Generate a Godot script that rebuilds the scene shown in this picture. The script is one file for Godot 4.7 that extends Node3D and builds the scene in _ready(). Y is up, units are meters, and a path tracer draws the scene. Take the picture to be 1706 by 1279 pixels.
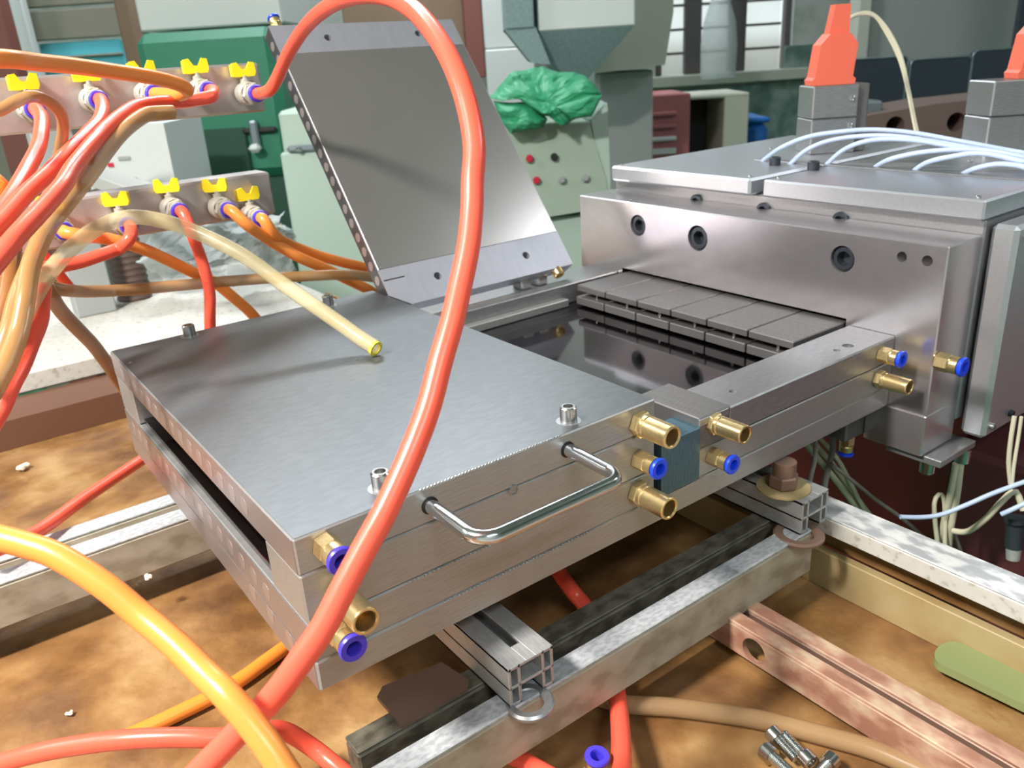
extends Node3D
# The room's frame for things behind the bench: x to the right, z towards the camera.
const ROOM_TURN := -0.6168
const ROOM_AT := Vector3(-0.1535, 0, 0.4867)
var used := {}
var M := {}
var rng := RandomNumberGenerator.new()

func V(x, y, z) -> Vector3: return Vector3(x, y, z)

# ---------------------------------------------------------------- materials
func noise_tex(size: int, freq: float, cols: Array, stops: Array, seed_ := 1, oct := 4, type := FastNoiseLite.TYPE_SIMPLEX_SMOOTH, sx := 1.0) -> Texture2D:
	var n := FastNoiseLite.new()
	n.noise_type = type
	n.seed = seed_
	n.frequency = freq
	n.fractal_octaves = oct
	var g := Gradient.new()
	g.offsets = PackedFloat32Array(stops)
	g.colors = PackedColorArray(cols)
	var t := NoiseTexture2D.new()
	t.width = size
	t.height = size
	t.seamless = true
	t.noise = n
	t.color_ramp = g
	return t

func c8(r, g, b) -> Color: return Color(r / 255.0, g / 255.0, b / 255.0)

func mat(col: Color, rough := 0.5, metal := 0.0) -> StandardMaterial3D:
	var m := StandardMaterial3D.new()
	m.albedo_color = col
	m.roughness = rough
	m.metallic = metal
	return m

func tri(m: StandardMaterial3D, sc: Vector3) -> StandardMaterial3D:
	m.uv1_triplanar = true
	m.uv1_triplanar_sharpness = 8.0
	m.uv1_scale = sc
	return m

func brushed(col: Color, rough: float, sc: Vector3, lo := 0.8, hi := 1.0, s := 3, metal := 1.0) -> StandardMaterial3D:
	var m := mat(col, rough, metal)
	m.albedo_texture = noise_tex(256, 0.02, [Color(lo, lo, lo), Color(hi, hi, hi)], [0.2, 0.8], s, 4)
	return tri(m, sc)

func make_materials() -> void:
	# ground steel plates: fine streaks along the machine's length
	M.steel = brushed(c8(170, 170, 172), 0.36, V(8, 70, 70), 0.92, 1.0, 3, 0.75)
	M.plate = brushed(c8(118, 121, 124), 0.4, V(8, 14, 24), 0.95, 1.0, 5, 0.8)
	M.face = brushed(c8(176, 175, 174), 0.36, V(6, 90, 20), 0.94, 1.0, 9, 0.65)
	M.die = brushed(c8(200, 194, 197), 0.24, V(8, 8, 5), 0.975, 1.0, 11, 0.85)
	M.mirror = brushed(c8(126, 121, 124), 0.07, V(3, 3, 3), 0.95, 1.0, 13)
	M.lid_in = brushed(c8(196, 189, 187), 0.26, V(1, 1, 1), 0.98, 1.0, 15, 0.85)
	M.lid_rim = brushed(c8(178, 178, 188), 0.42, V(12, 4, 4), 0.97, 1.0, 17, 0.6)
	M.endface = brushed(c8(168, 156, 156), 0.34, V(20, 20, 80), 0.93, 1.0, 19, 0.7)
	M.plug = mat(c8(184, 172, 172), 0.36, 0.75)
	M.chrome = mat(c8(212, 211, 212), 0.18, 1.0)
	M.screw = mat(c8(200, 200, 198), 0.22, 1.0)
	M.black_bolt = mat(c8(62, 67, 74), 0.42, 0.6)
	M.dark = mat(c8(24, 22, 24), 0.6)
	M.core = mat(c8(84, 78, 84), 0.35, 0.8)
	M.brass = brushed(c8(236, 208, 152), 0.28, V(40, 40, 40), 0.95, 1.0, 21, 0.9)
	M.blue = mat(c8(24, 72, 236), 0.35)
	M.violet = mat(c8(74, 60, 206), 0.35)
	M.blue_steel = brushed(c8(98, 128, 144), 0.45, V(60, 12, 60), 0.9, 1.0, 23)
	M.blue_steel.metallic = 0.8
	M.lip = brushed(c8(128, 125, 124), 0.5, V(20, 60, 90), 0.9, 1.0, 25, 0.7)
	M.alu = brushed(c8(190, 190, 190), 0.5, V(60, 60, 12), 0.93, 1.0, 27, 0.55)
	M.sheet = brushed(c8(200, 202, 208), 0.36, V(12, 40, 40), 0.97, 1.0, 29, 0.8)
	M.rail = mat(Color.WHITE, 0.62, 0.1)
	M.rail.albedo_texture = noise_tex(512, 0.011, [c8(150, 140, 122), c8(170, 161, 144), c8(180, 172, 157)], [0.2, 0.5, 0.8], 31, 5)
	tri(M.rail, V(3, 5, 5))
	M.rail_top = mat(Color.WHITE, 0.5, 0.25)
	M.rail_top.albedo_texture = noise_tex(512, 0.03, [c8(166, 169, 173), c8(184, 186, 190), c8(194, 196, 199)], [0.3, 0.5, 0.8], 33, 5)
	tri(M.rail_top, V(6, 6, 12))
	M.worn = mat(Color.WHITE, 0.6)
	M.worn.albedo_texture = noise_tex(512, 0.012, [c8(156, 158, 161), c8(174, 176, 178), c8(196, 196, 196), c8(208, 208, 206)], [0.3, 0.46, 0.56, 0.8], 35, 5)
	tri(M.worn, V(9, 9, 4))
	M.white_face = mat(c8(236, 236, 236), 0.55)
	M.white_face.albedo_texture = noise_tex(512, 0.02, [c8(186, 180, 170), c8(214, 210, 202), c8(220, 216, 209)], [0.15, 0.3, 0.8], 37, 5)
	tri(M.white_face, V(5, 5, 5))
	M.rust = mat(Color.WHITE, 1.0)
	M.rust.albedo_texture = noise_tex(1024, 0.004, [c8(106, 72, 42), c8(130, 92, 54), c8(146, 108, 66), c8(166, 132, 88)], [0.2, 0.45, 0.62, 0.85], 39, 7)
	M.rust.roughness_texture = noise_tex(512, 0.008, [Color(0.24, 0.24, 0.24), Color(0.6, 0.6, 0.6)], [0.35, 0.7], 40, 4)
	M.rust.normal_enabled = true
	M.rust.normal_scale = 0.25
	var nn := noise_tex(512, 0.05, [Color.BLACK, Color.WHITE], [0.0, 1.0], 41, 4) as NoiseTexture2D
	nn.color_ramp = null
	nn.as_normal_map = true
	nn.bump_strength = 4.0
	M.rust.normal_texture = nn
	tri(M.rust, V(1.7, 1.7, 1.7))
	M.tray_wall = mat(Color.WHITE, 0.6)
	M.tray_wall.albedo_texture = noise_tex(512, 0.01, [c8(164, 138, 94), c8(170, 148, 104), c8(176, 156, 114)], [0.22, 0.45, 0.8], 43, 5)
	tri(M.tray_wall, V(2, 2, 2))
	M.rust_beam = mat(Color.WHITE, 0.6)
	M.rust_beam.albedo_texture = noise_tex(512, 0.012, [c8(148, 104, 84), c8(164, 122, 102), c8(176, 138, 116), c8(190, 164, 138)], [0.24, 0.42, 0.58, 0.8], 45, 6)
	tri(M.rust_beam, V(5, 5, 3))
	M.rust_metal = mat(c8(134, 106, 92), 0.5, 0.35)
	M.dark_rail = mat(Color.WHITE, 0.35, 0.2)  # mottled tone for the second rail, darker than the others
	M.dark_rail.albedo_texture = noise_tex(512, 0.015, [c8(84, 80, 70), c8(106, 101, 88), c8(124, 118, 104)], [0.3, 0.5, 0.8], 47, 5)
	tri(M.dark_rail, V(4, 8, 8))
	M.added_apron = mat(c8(150, 148, 146), 0.6)
	M.red_hose = mat(c8(250, 96, 74), 0.3)
	M.orange_hose = mat(c8(244, 146, 68), 0.3)
	M.deep_orange = mat(c8(242, 138, 52), 0.32)
	for k in ["red_hose", "orange_hose", "deep_orange"]:
		M[k].metallic_specular = 0.5
	M.clear = mat(Color(0.84, 0.78, 0.6, 0.46), 0.26)
	M.clear.transparency = BaseMaterial3D.TRANSPARENCY_ALPHA
	M.clear_end = mat(c8(220, 208, 70), 0.3)
	M.amber = mat(Color(0.7, 0.53, 0.33, 0.72), 0.28)
	M.amber.transparency = BaseMaterial3D.TRANSPARENCY_ALPHA
	M.amber_dark = mat(Color(0.6, 0.4, 0.22, 0.8), 0.3)
	M.amber_dark.transparency = BaseMaterial3D.TRANSPARENCY_ALPHA
	M.ptfe = mat(c8(184, 200, 226), 0.4)
	M.ptfe.subsurf_scatter_enabled = true
	M.ptfe.subsurf_scatter_strength = 0.1
	M.wire = mat(c8(206, 200, 176), 0.6)
	M.wire_grey = mat(c8(150, 140, 134), 0.6)
	M.plug_red = mat(c8(232, 108, 84), 0.5)
	M.yellow = mat(c8(255, 226, 30), 0.45)
	M.valve = brushed(c8(196, 190, 180), 0.5, V(60, 60, 60), 0.9, 1.0, 49, 0.25)
	M.manifold = brushed(c8(204, 194, 192), 0.4, V(6, 8, 8), 0.94, 1.0, 51, 0.75)
	M.maroon = mat(c8(150, 50, 50), 0.5)
	M.maroon_dark = mat(c8(96, 46, 48), 0.6)
	M.green_slab = mat(c8(134, 144, 96), 0.4)
	M.rear_brown = mat(c8(104, 70, 52), 0.6)  # flat brown for the rear tray wall, darker than the side wall
	M.edge_dark = mat(c8(104, 100, 104), 0.35, 0.8)
	M.amber_wet = mat(Color(0.72, 0.58, 0.42, 0.55), 0.28)
	M.amber_wet.transparency = BaseMaterial3D.TRANSPARENCY_ALPHA
	M.debris = mat(c8(240, 232, 208), 0.7)
	M.pale_green = mat(c8(178, 198, 186), 0.5)
	M.pale_green2 = mat(c8(166, 184, 168), 0.5)
	M.green_machine = mat(c8(44, 124, 96), 0.5)
	M.green_dark = mat(c8(30, 70, 54), 0.6)
	M.green_bag = mat(c8(46, 148, 104), 0.55)
	M.hopper_white = mat(c8(230, 238, 236), 0.4)
	M.hopper = brushed(c8(140, 164, 166), 0.5, V(12, 12, 12), 0.94, 1.0, 53)
	M.hopper.metallic = 0.2
	M.wall = mat(Color.WHITE, 0.85)
	M.wall.albedo_texture = noise_tex(512, 0.01, [c8(170, 177, 170), c8(186, 192, 186), c8(196, 200, 194)], [0.25, 0.5, 0.8], 55, 5)
	tri(M.wall, V(0.7, 0.7, 0.7))
	M.dado = mat(Color.WHITE, 0.75)
	M.dado.albedo_texture = noise_tex(512, 0.012, [c8(94, 120, 114), c8(116, 142, 134), c8(140, 160, 150)], [0.25, 0.5, 0.8], 57, 5)
	tri(M.dado, V(0.9, 0.9, 0.9))
	M.floor = mat(Color.WHITE, 0.5)
	M.floor.albedo_texture = noise_tex(512, 0.01, [c8(36, 96, 68), c8(56, 132, 94), c8(84, 156, 118)], [0.25, 0.5, 0.8], 59, 5)
	tri(M.floor, V(0.8, 0.8, 0.8))
	M.ceiling = mat(c8(176, 178, 178), 0.9)
	M.shutter = mat(c8(128, 126, 112), 0.6)
	M.brown_post = mat(c8(122, 100, 80), 0.6)
	M.red_brown = mat(c8(124, 74, 66), 0.6)
	M.cabinet_red = mat(c8(166, 100, 102), 0.5)
	M.white_paint = mat(c8(206, 210, 208), 0.5)
	M.grey_paint = mat(c8(156, 160, 158), 0.55)
	M.beige = mat(c8(190, 192, 178), 0.6)
	M.bin_blue = mat(c8(24, 96, 172), 0.5)
	M.frame_dark = mat(c8(96, 92, 90), 0.6)
	M.chair = mat(c8(50, 58, 70), 0.4)
	M.steel_trim = mat(c8(150, 160, 166), 0.35, 0.8)
	M.mold_brown = mat(c8(122, 104, 98), 0.5, 0.3)
	M.sheeting = mat(Color(0.8, 0.83, 0.83, 0.6), 0.6)
	M.sheeting.transparency = BaseMaterial3D.TRANSPARENCY_ALPHA
	M.glass = mat(Color(0.9, 0.97, 0.95, 0.12), 0.05)
	M.glass.transparency = BaseMaterial3D.TRANSPARENCY_ALPHA
	M.gap_light_cyan = mat(c8(96, 196, 214), 0.3)  # light in the shutter gap, put into the colour
	M.button_red = mat(c8(200, 40, 66), 0.4)
	M.black = mat(c8(34, 36, 36), 0.5)
	M.rubber = mat(c8(92, 74, 66), 0.7)
	M.lamp_body = mat(c8(226, 228, 226), 0.5)
	M.tube_glow = mat(c8(240, 246, 250), 0.5)
	M.tube_glow.emission_enabled = true
	M.tube_glow.emission = c8(240, 246, 255)
	M.tube_glow.emission_energy_multiplier = 4.0

# ---------------------------------------------------------------- naming
func numbered(called: String, parent: Node) -> String:
	var key := str(parent.get_instance_id()) + called
	used[key] = used.get(key, 0) + 1
	return called if used[key] == 1 else "%s_%03d" % [called, used[key] - 1]

func tag(o: Node3D, label: String, category: String, group := "") -> Node3D:
	o.set_meta("label", label)
	o.set_meta("category", category)
	if group != "": o.set_meta("group", group)
	return o

func thing(called: String, label: String, category: String, at := Vector3.ZERO, group := "") -> Node3D:
	var o := Node3D.new()
	o.name = numbered(called, self)
	add_child(o, true)
	o.position = at
	tag(o, label, category, group)
	return o

func room_thing(called: String, label: String, category: String, at: Vector3, group := "") -> Node3D:
	var o := thing(called, label, category, Vector3.ZERO, group)
	o.transform = Transform3D(Basis(Vector3.UP, ROOM_TURN), ROOM_AT) * Transform3D(Basis(), at)
	return o

func begin() -> SurfaceTool:
	var st := SurfaceTool.new()
	st.begin(Mesh.PRIMITIVE_TRIANGLES)
	return st

func obj(called: String, st: SurfaceTool, m: Material, parent: Node = self) -> MeshInstance3D:
	var o := MeshInstance3D.new()
	o.name = numbered(called, parent)
	o.mesh = st.commit()
	o.material_override = m
	parent.add_child(o, true)
	return o

func struct_(o: Node3D) -> Node3D:
	o.set_meta("kind", "structure")
	return o

# ---------------------------------------------------------------- shapes
func face(st: SurfaceTool, pts: Array, out: Vector3) -> void:
	# a convex polygon, flat, its front towards `out`
	var n: Vector3 = (pts[2] - pts[0]).cross(pts[1] - pts[0])
	if n.length_squared() < 1e-20: return
	n = n.normalized()
	var p := pts.duplicate()
	if n.dot(out) < 0:
		p.reverse()
		n = -n
	for i in range(1, p.size() - 1):
		for k in [0, i, i + 1]:
			st.set_normal(n)
			st.add_vertex(p[k])

func tri_smooth(st: SurfaceTool, a: Vector3, b: Vector3, c: Vector3, na: Vector3, nb: Vector3, nc: Vector3) -> void:
	var n := (c - a).cross(b - a)
	if n.dot(na + nb + nc) < 0:
		var t := b
		b = c
		c = t
		t = nb
		nb = nc
		nc = t
	st.set_normal(na)
	st.add_vertex(a)
	st.set_normal(nb)
	st.add_vertex(b)
	st.set_normal(nc)
	st.add_vertex(c)

func box(st: SurfaceTool, c: Vector3, s: Vector3, b := 0.0015, xf := Transform3D()) -> SurfaceTool:
	var h := s / 2.0
	b = minf(b, minf(h.x, minf(h.y, h.z)) * 0.8)
	for a in 3:
		var i := (a + 1) % 3
		var j := (a + 2) % 3
		for sa in [-1, 1]:
			var out := Vector3.ZERO
			out[a] = sa
			var f := []
			for q in [[-1, -1], [1, -1], [1, 1], [-1, 1]]:
				var p := Vector3.ZERO
				p[a] = sa * h[a]
				p[i] = q[0] * (h[i] - b)
				p[j] = q[1] * (h[j] - b)
				f.append(xf * (c + p))
			face(st, f, xf.basis * out)
			for sb in [-1, 1]:
				var e := []
				for q in [[0, -1], [1, -1], [1, 1], [0, 1]]:
					var p := Vector3.ZERO
					p[a] = sa * (h[a] if q[0] == 0 else h[a] - b)
					p[i] = sb * (h[i] - b if q[0] == 0 else h[i])
					p[j] = q[1] * (h[j] - b)
					e.append(xf * (c + p))
				var o2 := Vector3.ZERO
				o2[a] = sa
				o2[i] = sb
				face(st, e, xf.basis * o2)
	for sx in [-1, 1]:
		for sy in [-1, 1]:
			for sz in [-1, 1]:
				var g := Vector3(sx, sy, sz)
				face(st, [xf * (c + Vector3(sx * h.x, sy * (h.y - b), sz * (h.z - b))), xf * (c + Vector3(sx * (h.x - b), sy * h.y, sz * (h.z - b))), xf * (c + Vector3(sx * (h.x - b), sy * (h.y - b), sz * h.z))], xf.basis * g)
	return st

func span(st: SurfaceTool, p0: Vector3, p1: Vector3, b := 0.0015) -> SurfaceTool:
	return box(st, (p0 + p1) / 2.0, (p1 - p0).abs(), b)

func axis_to(at: Vector3, dir: Vector3, roll := 0.0) -> Transform3D:
	# local y along dir
	var y := dir.normalized()
	var x := Vector3.RIGHT if absf(y.dot(Vector3.RIGHT)) < 0.9 else Vector3.FORWARD
	x = (x - y * x.dot(y)).normalized()
	var b := Basis(x, y, x.cross(y))
	return Transform3D(b * Basis(Vector3.UP, roll), at)

func lathe(st: SurfaceTool, prof: Array, xf: Transform3D, seg := 24) -> SurfaceTool:
	# prof: Vector2(radius, height) along local y; smooth round, sharp along
	for k in range(prof.size() - 1):
		var p: Vector2 = prof[k]
		var q: Vector2 = prof[k + 1]
		var dn := Vector2(q.y - p.y, -(q.x - p.x))
		if dn.length() < 1e-9: continue
		dn = dn.normalized()
		for i in seg:
			var a := TAU * i / seg
			var b := TAU * (i + 1) / seg
			var ca := Vector3(cos(a), 0, sin(a))
			var cb := Vector3(cos(b), 0, sin(b))
			var na := xf.basis * (ca * dn.x + Vector3.UP * dn.y)
			var nb := xf.basis * (cb * dn.x + Vector3.UP * dn.y)
			var v0 := xf * (ca * p.x + Vector3.UP * p.y)
			var v1 := xf * (cb * p.x + Vector3.UP * p.y)
			var v2 := xf * (cb * q.x + Vector3.UP * q.y)
			var v3 := xf * (ca * q.x + Vector3.UP * q.y)
			if p.x > 1e-7: tri_smooth(st, v0, v1, v2 if q.x > 1e-7 else v3, na, nb, nb if q.x > 1e-7 else na)
			if q.x > 1e-7: tri_smooth(st, v0, v2, v3, na, nb, na)
	return st

func hexed(st: SurfaceTool, r: float, y0: float, y1: float, xf: Transform3D, inner := 0.0) -> SurfaceTool:
	var b := r * 0.1
	for i in 6:
		var a := Vector3(cos(TAU * i / 6), 0, sin(TAU * i / 6))
		var c := Vector3(cos(TAU * (i + 1) / 6), 0, sin(TAU * (i + 1) / 6))
		var o := xf.basis * (a + c)
		var up := xf.basis * Vector3.UP
		face(st, [xf * (a * r + V(0, y0 + b, 0)), xf * (c * r + V(0, y0 + b, 0)), xf * (c * r + V(0, y1 - b, 0)), xf * (a * r + V(0, y1 - b, 0))], o)
		face(st, [xf * (a * r + V(0, y1 - b, 0)), xf * (c * r + V(0, y1 - b, 0)), xf * (c * (r - b) + V(0, y1, 0)), xf * (a * (r - b) + V(0, y1, 0))], o + up)
		face(st, [xf * (a * r + V(0, y0 + b, 0)), xf * (c * r + V(0, y0 + b, 0)), xf * (c * (r - b) + V(0, y0, 0)), xf * (a * (r - b) + V(0, y0, 0))], o - up)
		face(st, [xf * (a * (r - b) + V(0, y1, 0)), xf * (c * (r - b) + V(0, y1, 0)), xf * (c * inner + V(0, y1, 0)), xf * (a * inner + V(0, y1, 0))] if inner > 0 else [xf * (a * (r - b) + V(0, y1, 0)), xf * (c * (r - b) + V(0, y1, 0)), xf * V(0, y1, 0)], up)
		face(st, [xf * (a * (r - b) + V(0, y0, 0)), xf * (c * (r - b) + V(0, y0, 0)), xf * V(0, y0, 0)], -up)
	return st

func smooth_path(ctrl: Array, step := 0.006, most := 160) -> Array:
	var cv := Curve3D.new()
	var n := ctrl.size()
	for i in n:
		var p: Vector3 = ctrl[i]
		var a: Vector3 = ctrl[maxi(i - 1, 0)]
		var b: Vector3 = ctrl[mini(i + 1, n - 1)]
		var t := (b - a)
		if t.length() > 1e-6: t = t.normalized()
		var la := p.distance_to(a) / 3.0
		var lb := p.distance_to(b) / 3.0
		cv.add_point(p, -t * la, t * lb)
	var len_ := cv.get_baked_length()
	var k := clampi(int(len_ / step), 6, most)
	var out := []
	for i in k + 1: out.append(cv.sample_baked(len_ * i / k, true))
	return out

func sweep(st: SurfaceTool, pts: Array, r: float, seg := 16, bore := 0.0, r_end := -1.0) -> SurfaceTool:
	var n := pts.size()
	var up := Vector3.UP
	var rings := []
	var norms := []
	var tans := []
	for i in n:
		var t: Vector3 = (pts[mini(i + 1, n - 1)] - pts[maxi(i - 1, 0)]).normalized()
		tans.append(t)
		if i == 0: up = (Vector3.UP if absf(t.y) < 0.9 else Vector3.RIGHT)
		up = (up - t * up.dot(t)).normalized()
		var side := t.cross(up)
		var ring := []
		var nm := []
		var rr := r if r_end < 0 else lerpf(r, r_end, float(i) / (n - 1))
		for k in seg:
			var a := TAU * k / seg
			var d := up * cos(a) + side * sin(a)
			ring.append(pts[i] + d * rr)
			nm.append(d)
		rings.append(ring)
		norms.append(nm)
	for i in n - 1:
		for k in seg:
			var l := (k + 1) % seg
			tri_smooth(st, rings[i][k], rings[i][l], rings[i + 1][l], norms[i][k], norms[i][l], norms[i + 1][l])
			tri_smooth(st, rings[i][k], rings[i + 1][l], rings[i + 1][k], norms[i][k], norms[i + 1][l], norms[i + 1][k])
	for e in [0, n - 1]:
		var o: Vector3 = -tans[0] if e == 0 else tans[n - 1]
		for k in seg:
			var l := (k + 1) % seg
			if bore > 0:
				var ik: Vector3 = pts[e] + norms[e][k] * bore
				var il: Vector3 = pts[e] + norms[e][l] * bore
				face(st, [rings[e][k], rings[e][l], il, ik], o)
				var deep: Vector3 = -o * bore * 3.0
				face(st, [ik, il, il + deep, ik + deep], -norms[e][k])
				face(st, [ik + deep, il + deep, pts[e] + deep], o)
			else:
				face(st, [rings[e][k], rings[e][l], pts[e]], o)
	return st

func prism(st: SurfaceTool, poly: Array, z0: float, z1: float, xf := Transform3D()) -> SurfaceTool:
	var pk := PackedVector2Array(poly)
	var idx := Geometry2D.triangulate_polygon(pk)
	for z in [z0, z1]:
		for i in range(0, idx.size(), 3):
			face(st, [xf * V(pk[idx[i]].x, pk[idx[i]].y, z), xf * V(pk[idx[i + 1]].x, pk[idx[i + 1]].y, z), xf * V(pk[idx[i + 2]].x, pk[idx[i + 2]].y, z)], xf.basis * V(0, 0, -1 if z == minf(z0, z1) else 1))
	var cw := Geometry2D.is_polygon_clockwise(pk)
	for i in pk.size():
		var a := pk[i]
		var b := pk[(i + 1) % pk.size()]
		var e := b - a
		var o := Vector2(e.y, -e.x) * (1.0 if not cw else -1.0)
		face(st, [xf * V(a.x, a.y, z0), xf * V(b.x, b.y, z0), xf * V(b.x, b.y, z1), xf * V(a.x, a.y, z1)], xf.basis * V(o.x, o.y, 0))
	return st

func drilled(called: String, base: SurfaceTool, holes: Array, m: Material, parent: Node) -> Node3D:
	# base mesh with round holes cut: each hole [from, to, radius]
	var cc := CSGCombiner3D.new()
	cc.name = numbered(called, parent)
	parent.add_child(cc, true)
	var b := CSGMesh3D.new()
	b.name = "blank"
	b.mesh = base.commit()
	b.material = m
	cc.add_child(b, true)
	for h in holes:
		var p: Vector3 = h[0]
		var q: Vector3 = h[1]
		var c := CSGCylinder3D.new()
		c.name = numbered("bore", cc)
		c.radius = h[2]
		c.height = p.distance_to(q)
		c.sides = 24
		c.smooth_faces = true
		c.operation = CSGShape3D.OPERATION_SUBTRACTION
		c.material = m
		c.transform = axis_to((p + q) / 2.0, q - p)
		cc.add_child(c, true)
	return cc

func hose(called: String, label: String, ctrl: Array, r: float, m: Material, category := "hose", group := "", bore := 0.0, step := 0.006) -> MeshInstance3D:
	var o := obj(called, sweep(begin(), smooth_path(ctrl, step), r, 18, bore), m)
	tag(o, label, category, group)
	return o

# cap screw with a hexagon socket, standing along dir
func cap_screw(called: String, at: Vector3, dir: Vector3, r: float, h: float, m: Material, parent: Node) -> MeshInstance3D:
	var xf := axis_to(at, dir)
	var st := lathe(begin(), [Vector2(r, 0), Vector2(r, h - r * 0.15), Vector2(r * 0.86, h), Vector2(r * 0.58, h), Vector2(r * 0.5, h - r * 0.7), Vector2(0, h - r * 0.75)], xf, 20)
	return obj(called, st, m, parent)

func push_fitting(at: Vector3, dir: Vector3, parent: Node, collar: Material, s := 1.0) -> void:
	var xf := axis_to(at, dir, 0.26)
	var st := begin()
	hexed(st, 0.0105 * s, 0.0, 0.015 * s, xf)
	lathe(st, [Vector2(0.0092 * s, 0.015 * s), Vector2(0.0098 * s, 0.017 * s), Vector2(0.0098 * s, 0.025 * s), Vector2(0.006 * s, 0.0255 * s)], xf, 28)
	var f := obj("push_fitting", st, M.brass, parent)
	f.set_meta("label", "brass hexagon fitting with a blue release ring")
	var c := lathe(begin(), [Vector2(0.0078 * s, 0.025 * s), Vector2(0.0078 * s, 0.027 * s), Vector2(0.0108 * s, 0.0272 * s), Vector2(0.0112 * s, 0.029 * s), Vector2(0.0104 * s, 0.031 * s), Vector2(0.0062 * s, 0.031 * s), Vector2(0.0056 * s, 0.029 * s), Vector2(0.005 * s, 0.014 * s), Vector2(0, 0.014 * s)], xf, 28)
	obj("release_ring", c, collar, f)

func hose_socket(at: Vector3, dir: Vector3, parent: Node, s := 1.0, l := 0.042) -> void:
	var xf := axis_to(at, dir, 0.1)
	var st := begin()
	hexed(st, 0.0125 * s, 0.0, 0.009 * s, xf)
	obj("hose_socket", lathe(st, [Vector2(0.0108 * s, 0.009 * s), Vector2(0.0108 * s, 0.0125 * s), Vector2(0.0102 * s, 0.0135 * s), Vector2(0.0108 * s, 0.0145 * s), Vector2(0.0108 * s, l - 0.001), Vector2(0.0102 * s, l), Vector2(0.0086 * s, l), Vector2(0.008 * s, l - 0.001), Vector2(0.0074 * s, 0.014 * s), Vector2(0, 0.014 * s)], xf, 28), M.brass, parent).set_meta("label", "brass quick-coupler socket with an open bore")

func rebase(o: Node3D, at: Vector3) -> void:
	o.position = at
	for c in o.get_children(): c.position -= at

func lamp(at: Vector3, size: Vector2, energy: float, col: Color, n: int) -> void:
	# key lamp or added fill lamp: white trough, two glowing tubes, and an area light just below them
	var o := thing("key_or_fill_lamp", ["twin tube ceiling lamp hung above the bench", "unseen fill lamp added over the back of the hall", "unseen fill lamp added over the left of the hall", "unseen fill lamp added over the console", "unseen fill lamp added behind the camera", "unseen fill lamp added at the right of the hall"][n], "lamp", at)
	obj("trough", box(begin(), V(0, 0.03, 0), V(size.x, 0.04, size.y), 0.005), M.lamp_body, o)
	for s in [-1, 1]:
		obj("tube", sweep(begin(), [V(-size.x * 0.47, 0, s * size.y * 0.25), V(0, 0, s * size.y * 0.25), V(size.x * 0.47, 0, s * size.y * 0.25)], 0.014, 10), M.tube_glow, o)
	var l := AreaLight3D.new()
	l.name = "tube_light"
	l.area_size = size
	l.light_energy = energy
	l.light_color = col
	l.area_range = 20.0
	l.area_attenuation = 2.0
	l.shadow_enabled = true
	l.rotation = V(-PI / 2, 0, 0)
	l.position = V(0, -0.02, 0)
	o.add_child(l, true)

func _ready() -> void:
	rng.seed = 7
	# ---- camera
	var cam := Camera3D.new()
	cam.name = "camera"
	cam.rotation_order = EULER_ORDER_YXZ
	cam.rotation = V(-0.3815, -0.6168, -0.0643)
	cam.position = V(-0.1535, 0.2993, 0.4867)
	cam.fov = 49.97
	cam.near = 0.02
	cam.far = 60.0
	add_child(cam)
	cam.current = true
	var ca := CameraAttributesPhysical.new()
	ca.frustum_focal_length = 25.753
	ca.frustum_focus_distance = 0.74
	ca.frustum_near = 0.02
	ca.frustum_far = 60.0
	ca.exposure_aperture = 9.0
	cam.attributes = ca
	# ---- sky and exposure
	var env := Environment.new()
	env.background_mode = Environment.BG_SKY
	var sky := Sky.new()
	var sm := ProceduralSkyMaterial.new()
	sm.sky_top_color = c8(196, 212, 222)
	sm.sky_horizon_color = c8(222, 232, 230)
	sm.ground_horizon_color = c8(190, 196, 190)
	sm.ground_bottom_color = c8(120, 122, 118)
	sky.sky_material = sm
	env.sky = sky
	env.background_energy_multiplier = 1.6
	env.tonemap_mode = Environment.TONE_MAPPER_LINEAR
	env.tonemap_exposure = 0.92
	env.sdfgi_enabled = true
	env.ssao_enabled = true
	env.ssil_enabled = true
	var we := WorldEnvironment.new()
	we.name = "world"
	we.environment = env
	add_child(we)
	make_materials()
	# ---- lamps: the key first, then unseen fill lamps added for brightness
	var LP := [[V(-1.15, 1.6, -0.12), Vector2(0.4, 0.18), 15.0], [V(1.4, 2.35, -2.8), Vector2(2.2, 0.4), 11.0], [V(-2.6, 2.35, -2.2), Vector2(2.0, 0.4), 7.0], [V(3.6, 2.35, -4.4), Vector2(2.2, 0.4), 12.0], [V(-0.4, 2.35, 2.2), Vector2(1.2, 0.4), 5.0], [V(3.4, 2.35, 0.9), Vector2(1.6, 0.4), 4.0]]
	for i in LP.size(): lamp(LP[i][0], LP[i][1], LP[i][2], Color(1, 0.98, 0.95) if i == 0 else Color(0.95, 0.98, 1.0), i)
	build_room()
	build_frame()
	build_closed()
	build_open()
	build_lid()
	build_die()
	build_wires()
	build_manifolds()
	build_hoses()
	build_small()
	build_background()

# ---------------------------------------------------------------- the hall
func room_struct(called: String, pieces: Array, m: Material) -> MeshInstance3D:
	var st := begin()
	for p in pieces: span(st, p[0], p[1], 0.002)
	var o := obj(called, st, m)
	o.transform = Transform3D(Basis(Vector3.UP, ROOM_TURN), ROOM_AT)
	struct_(o)
	return o

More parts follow.
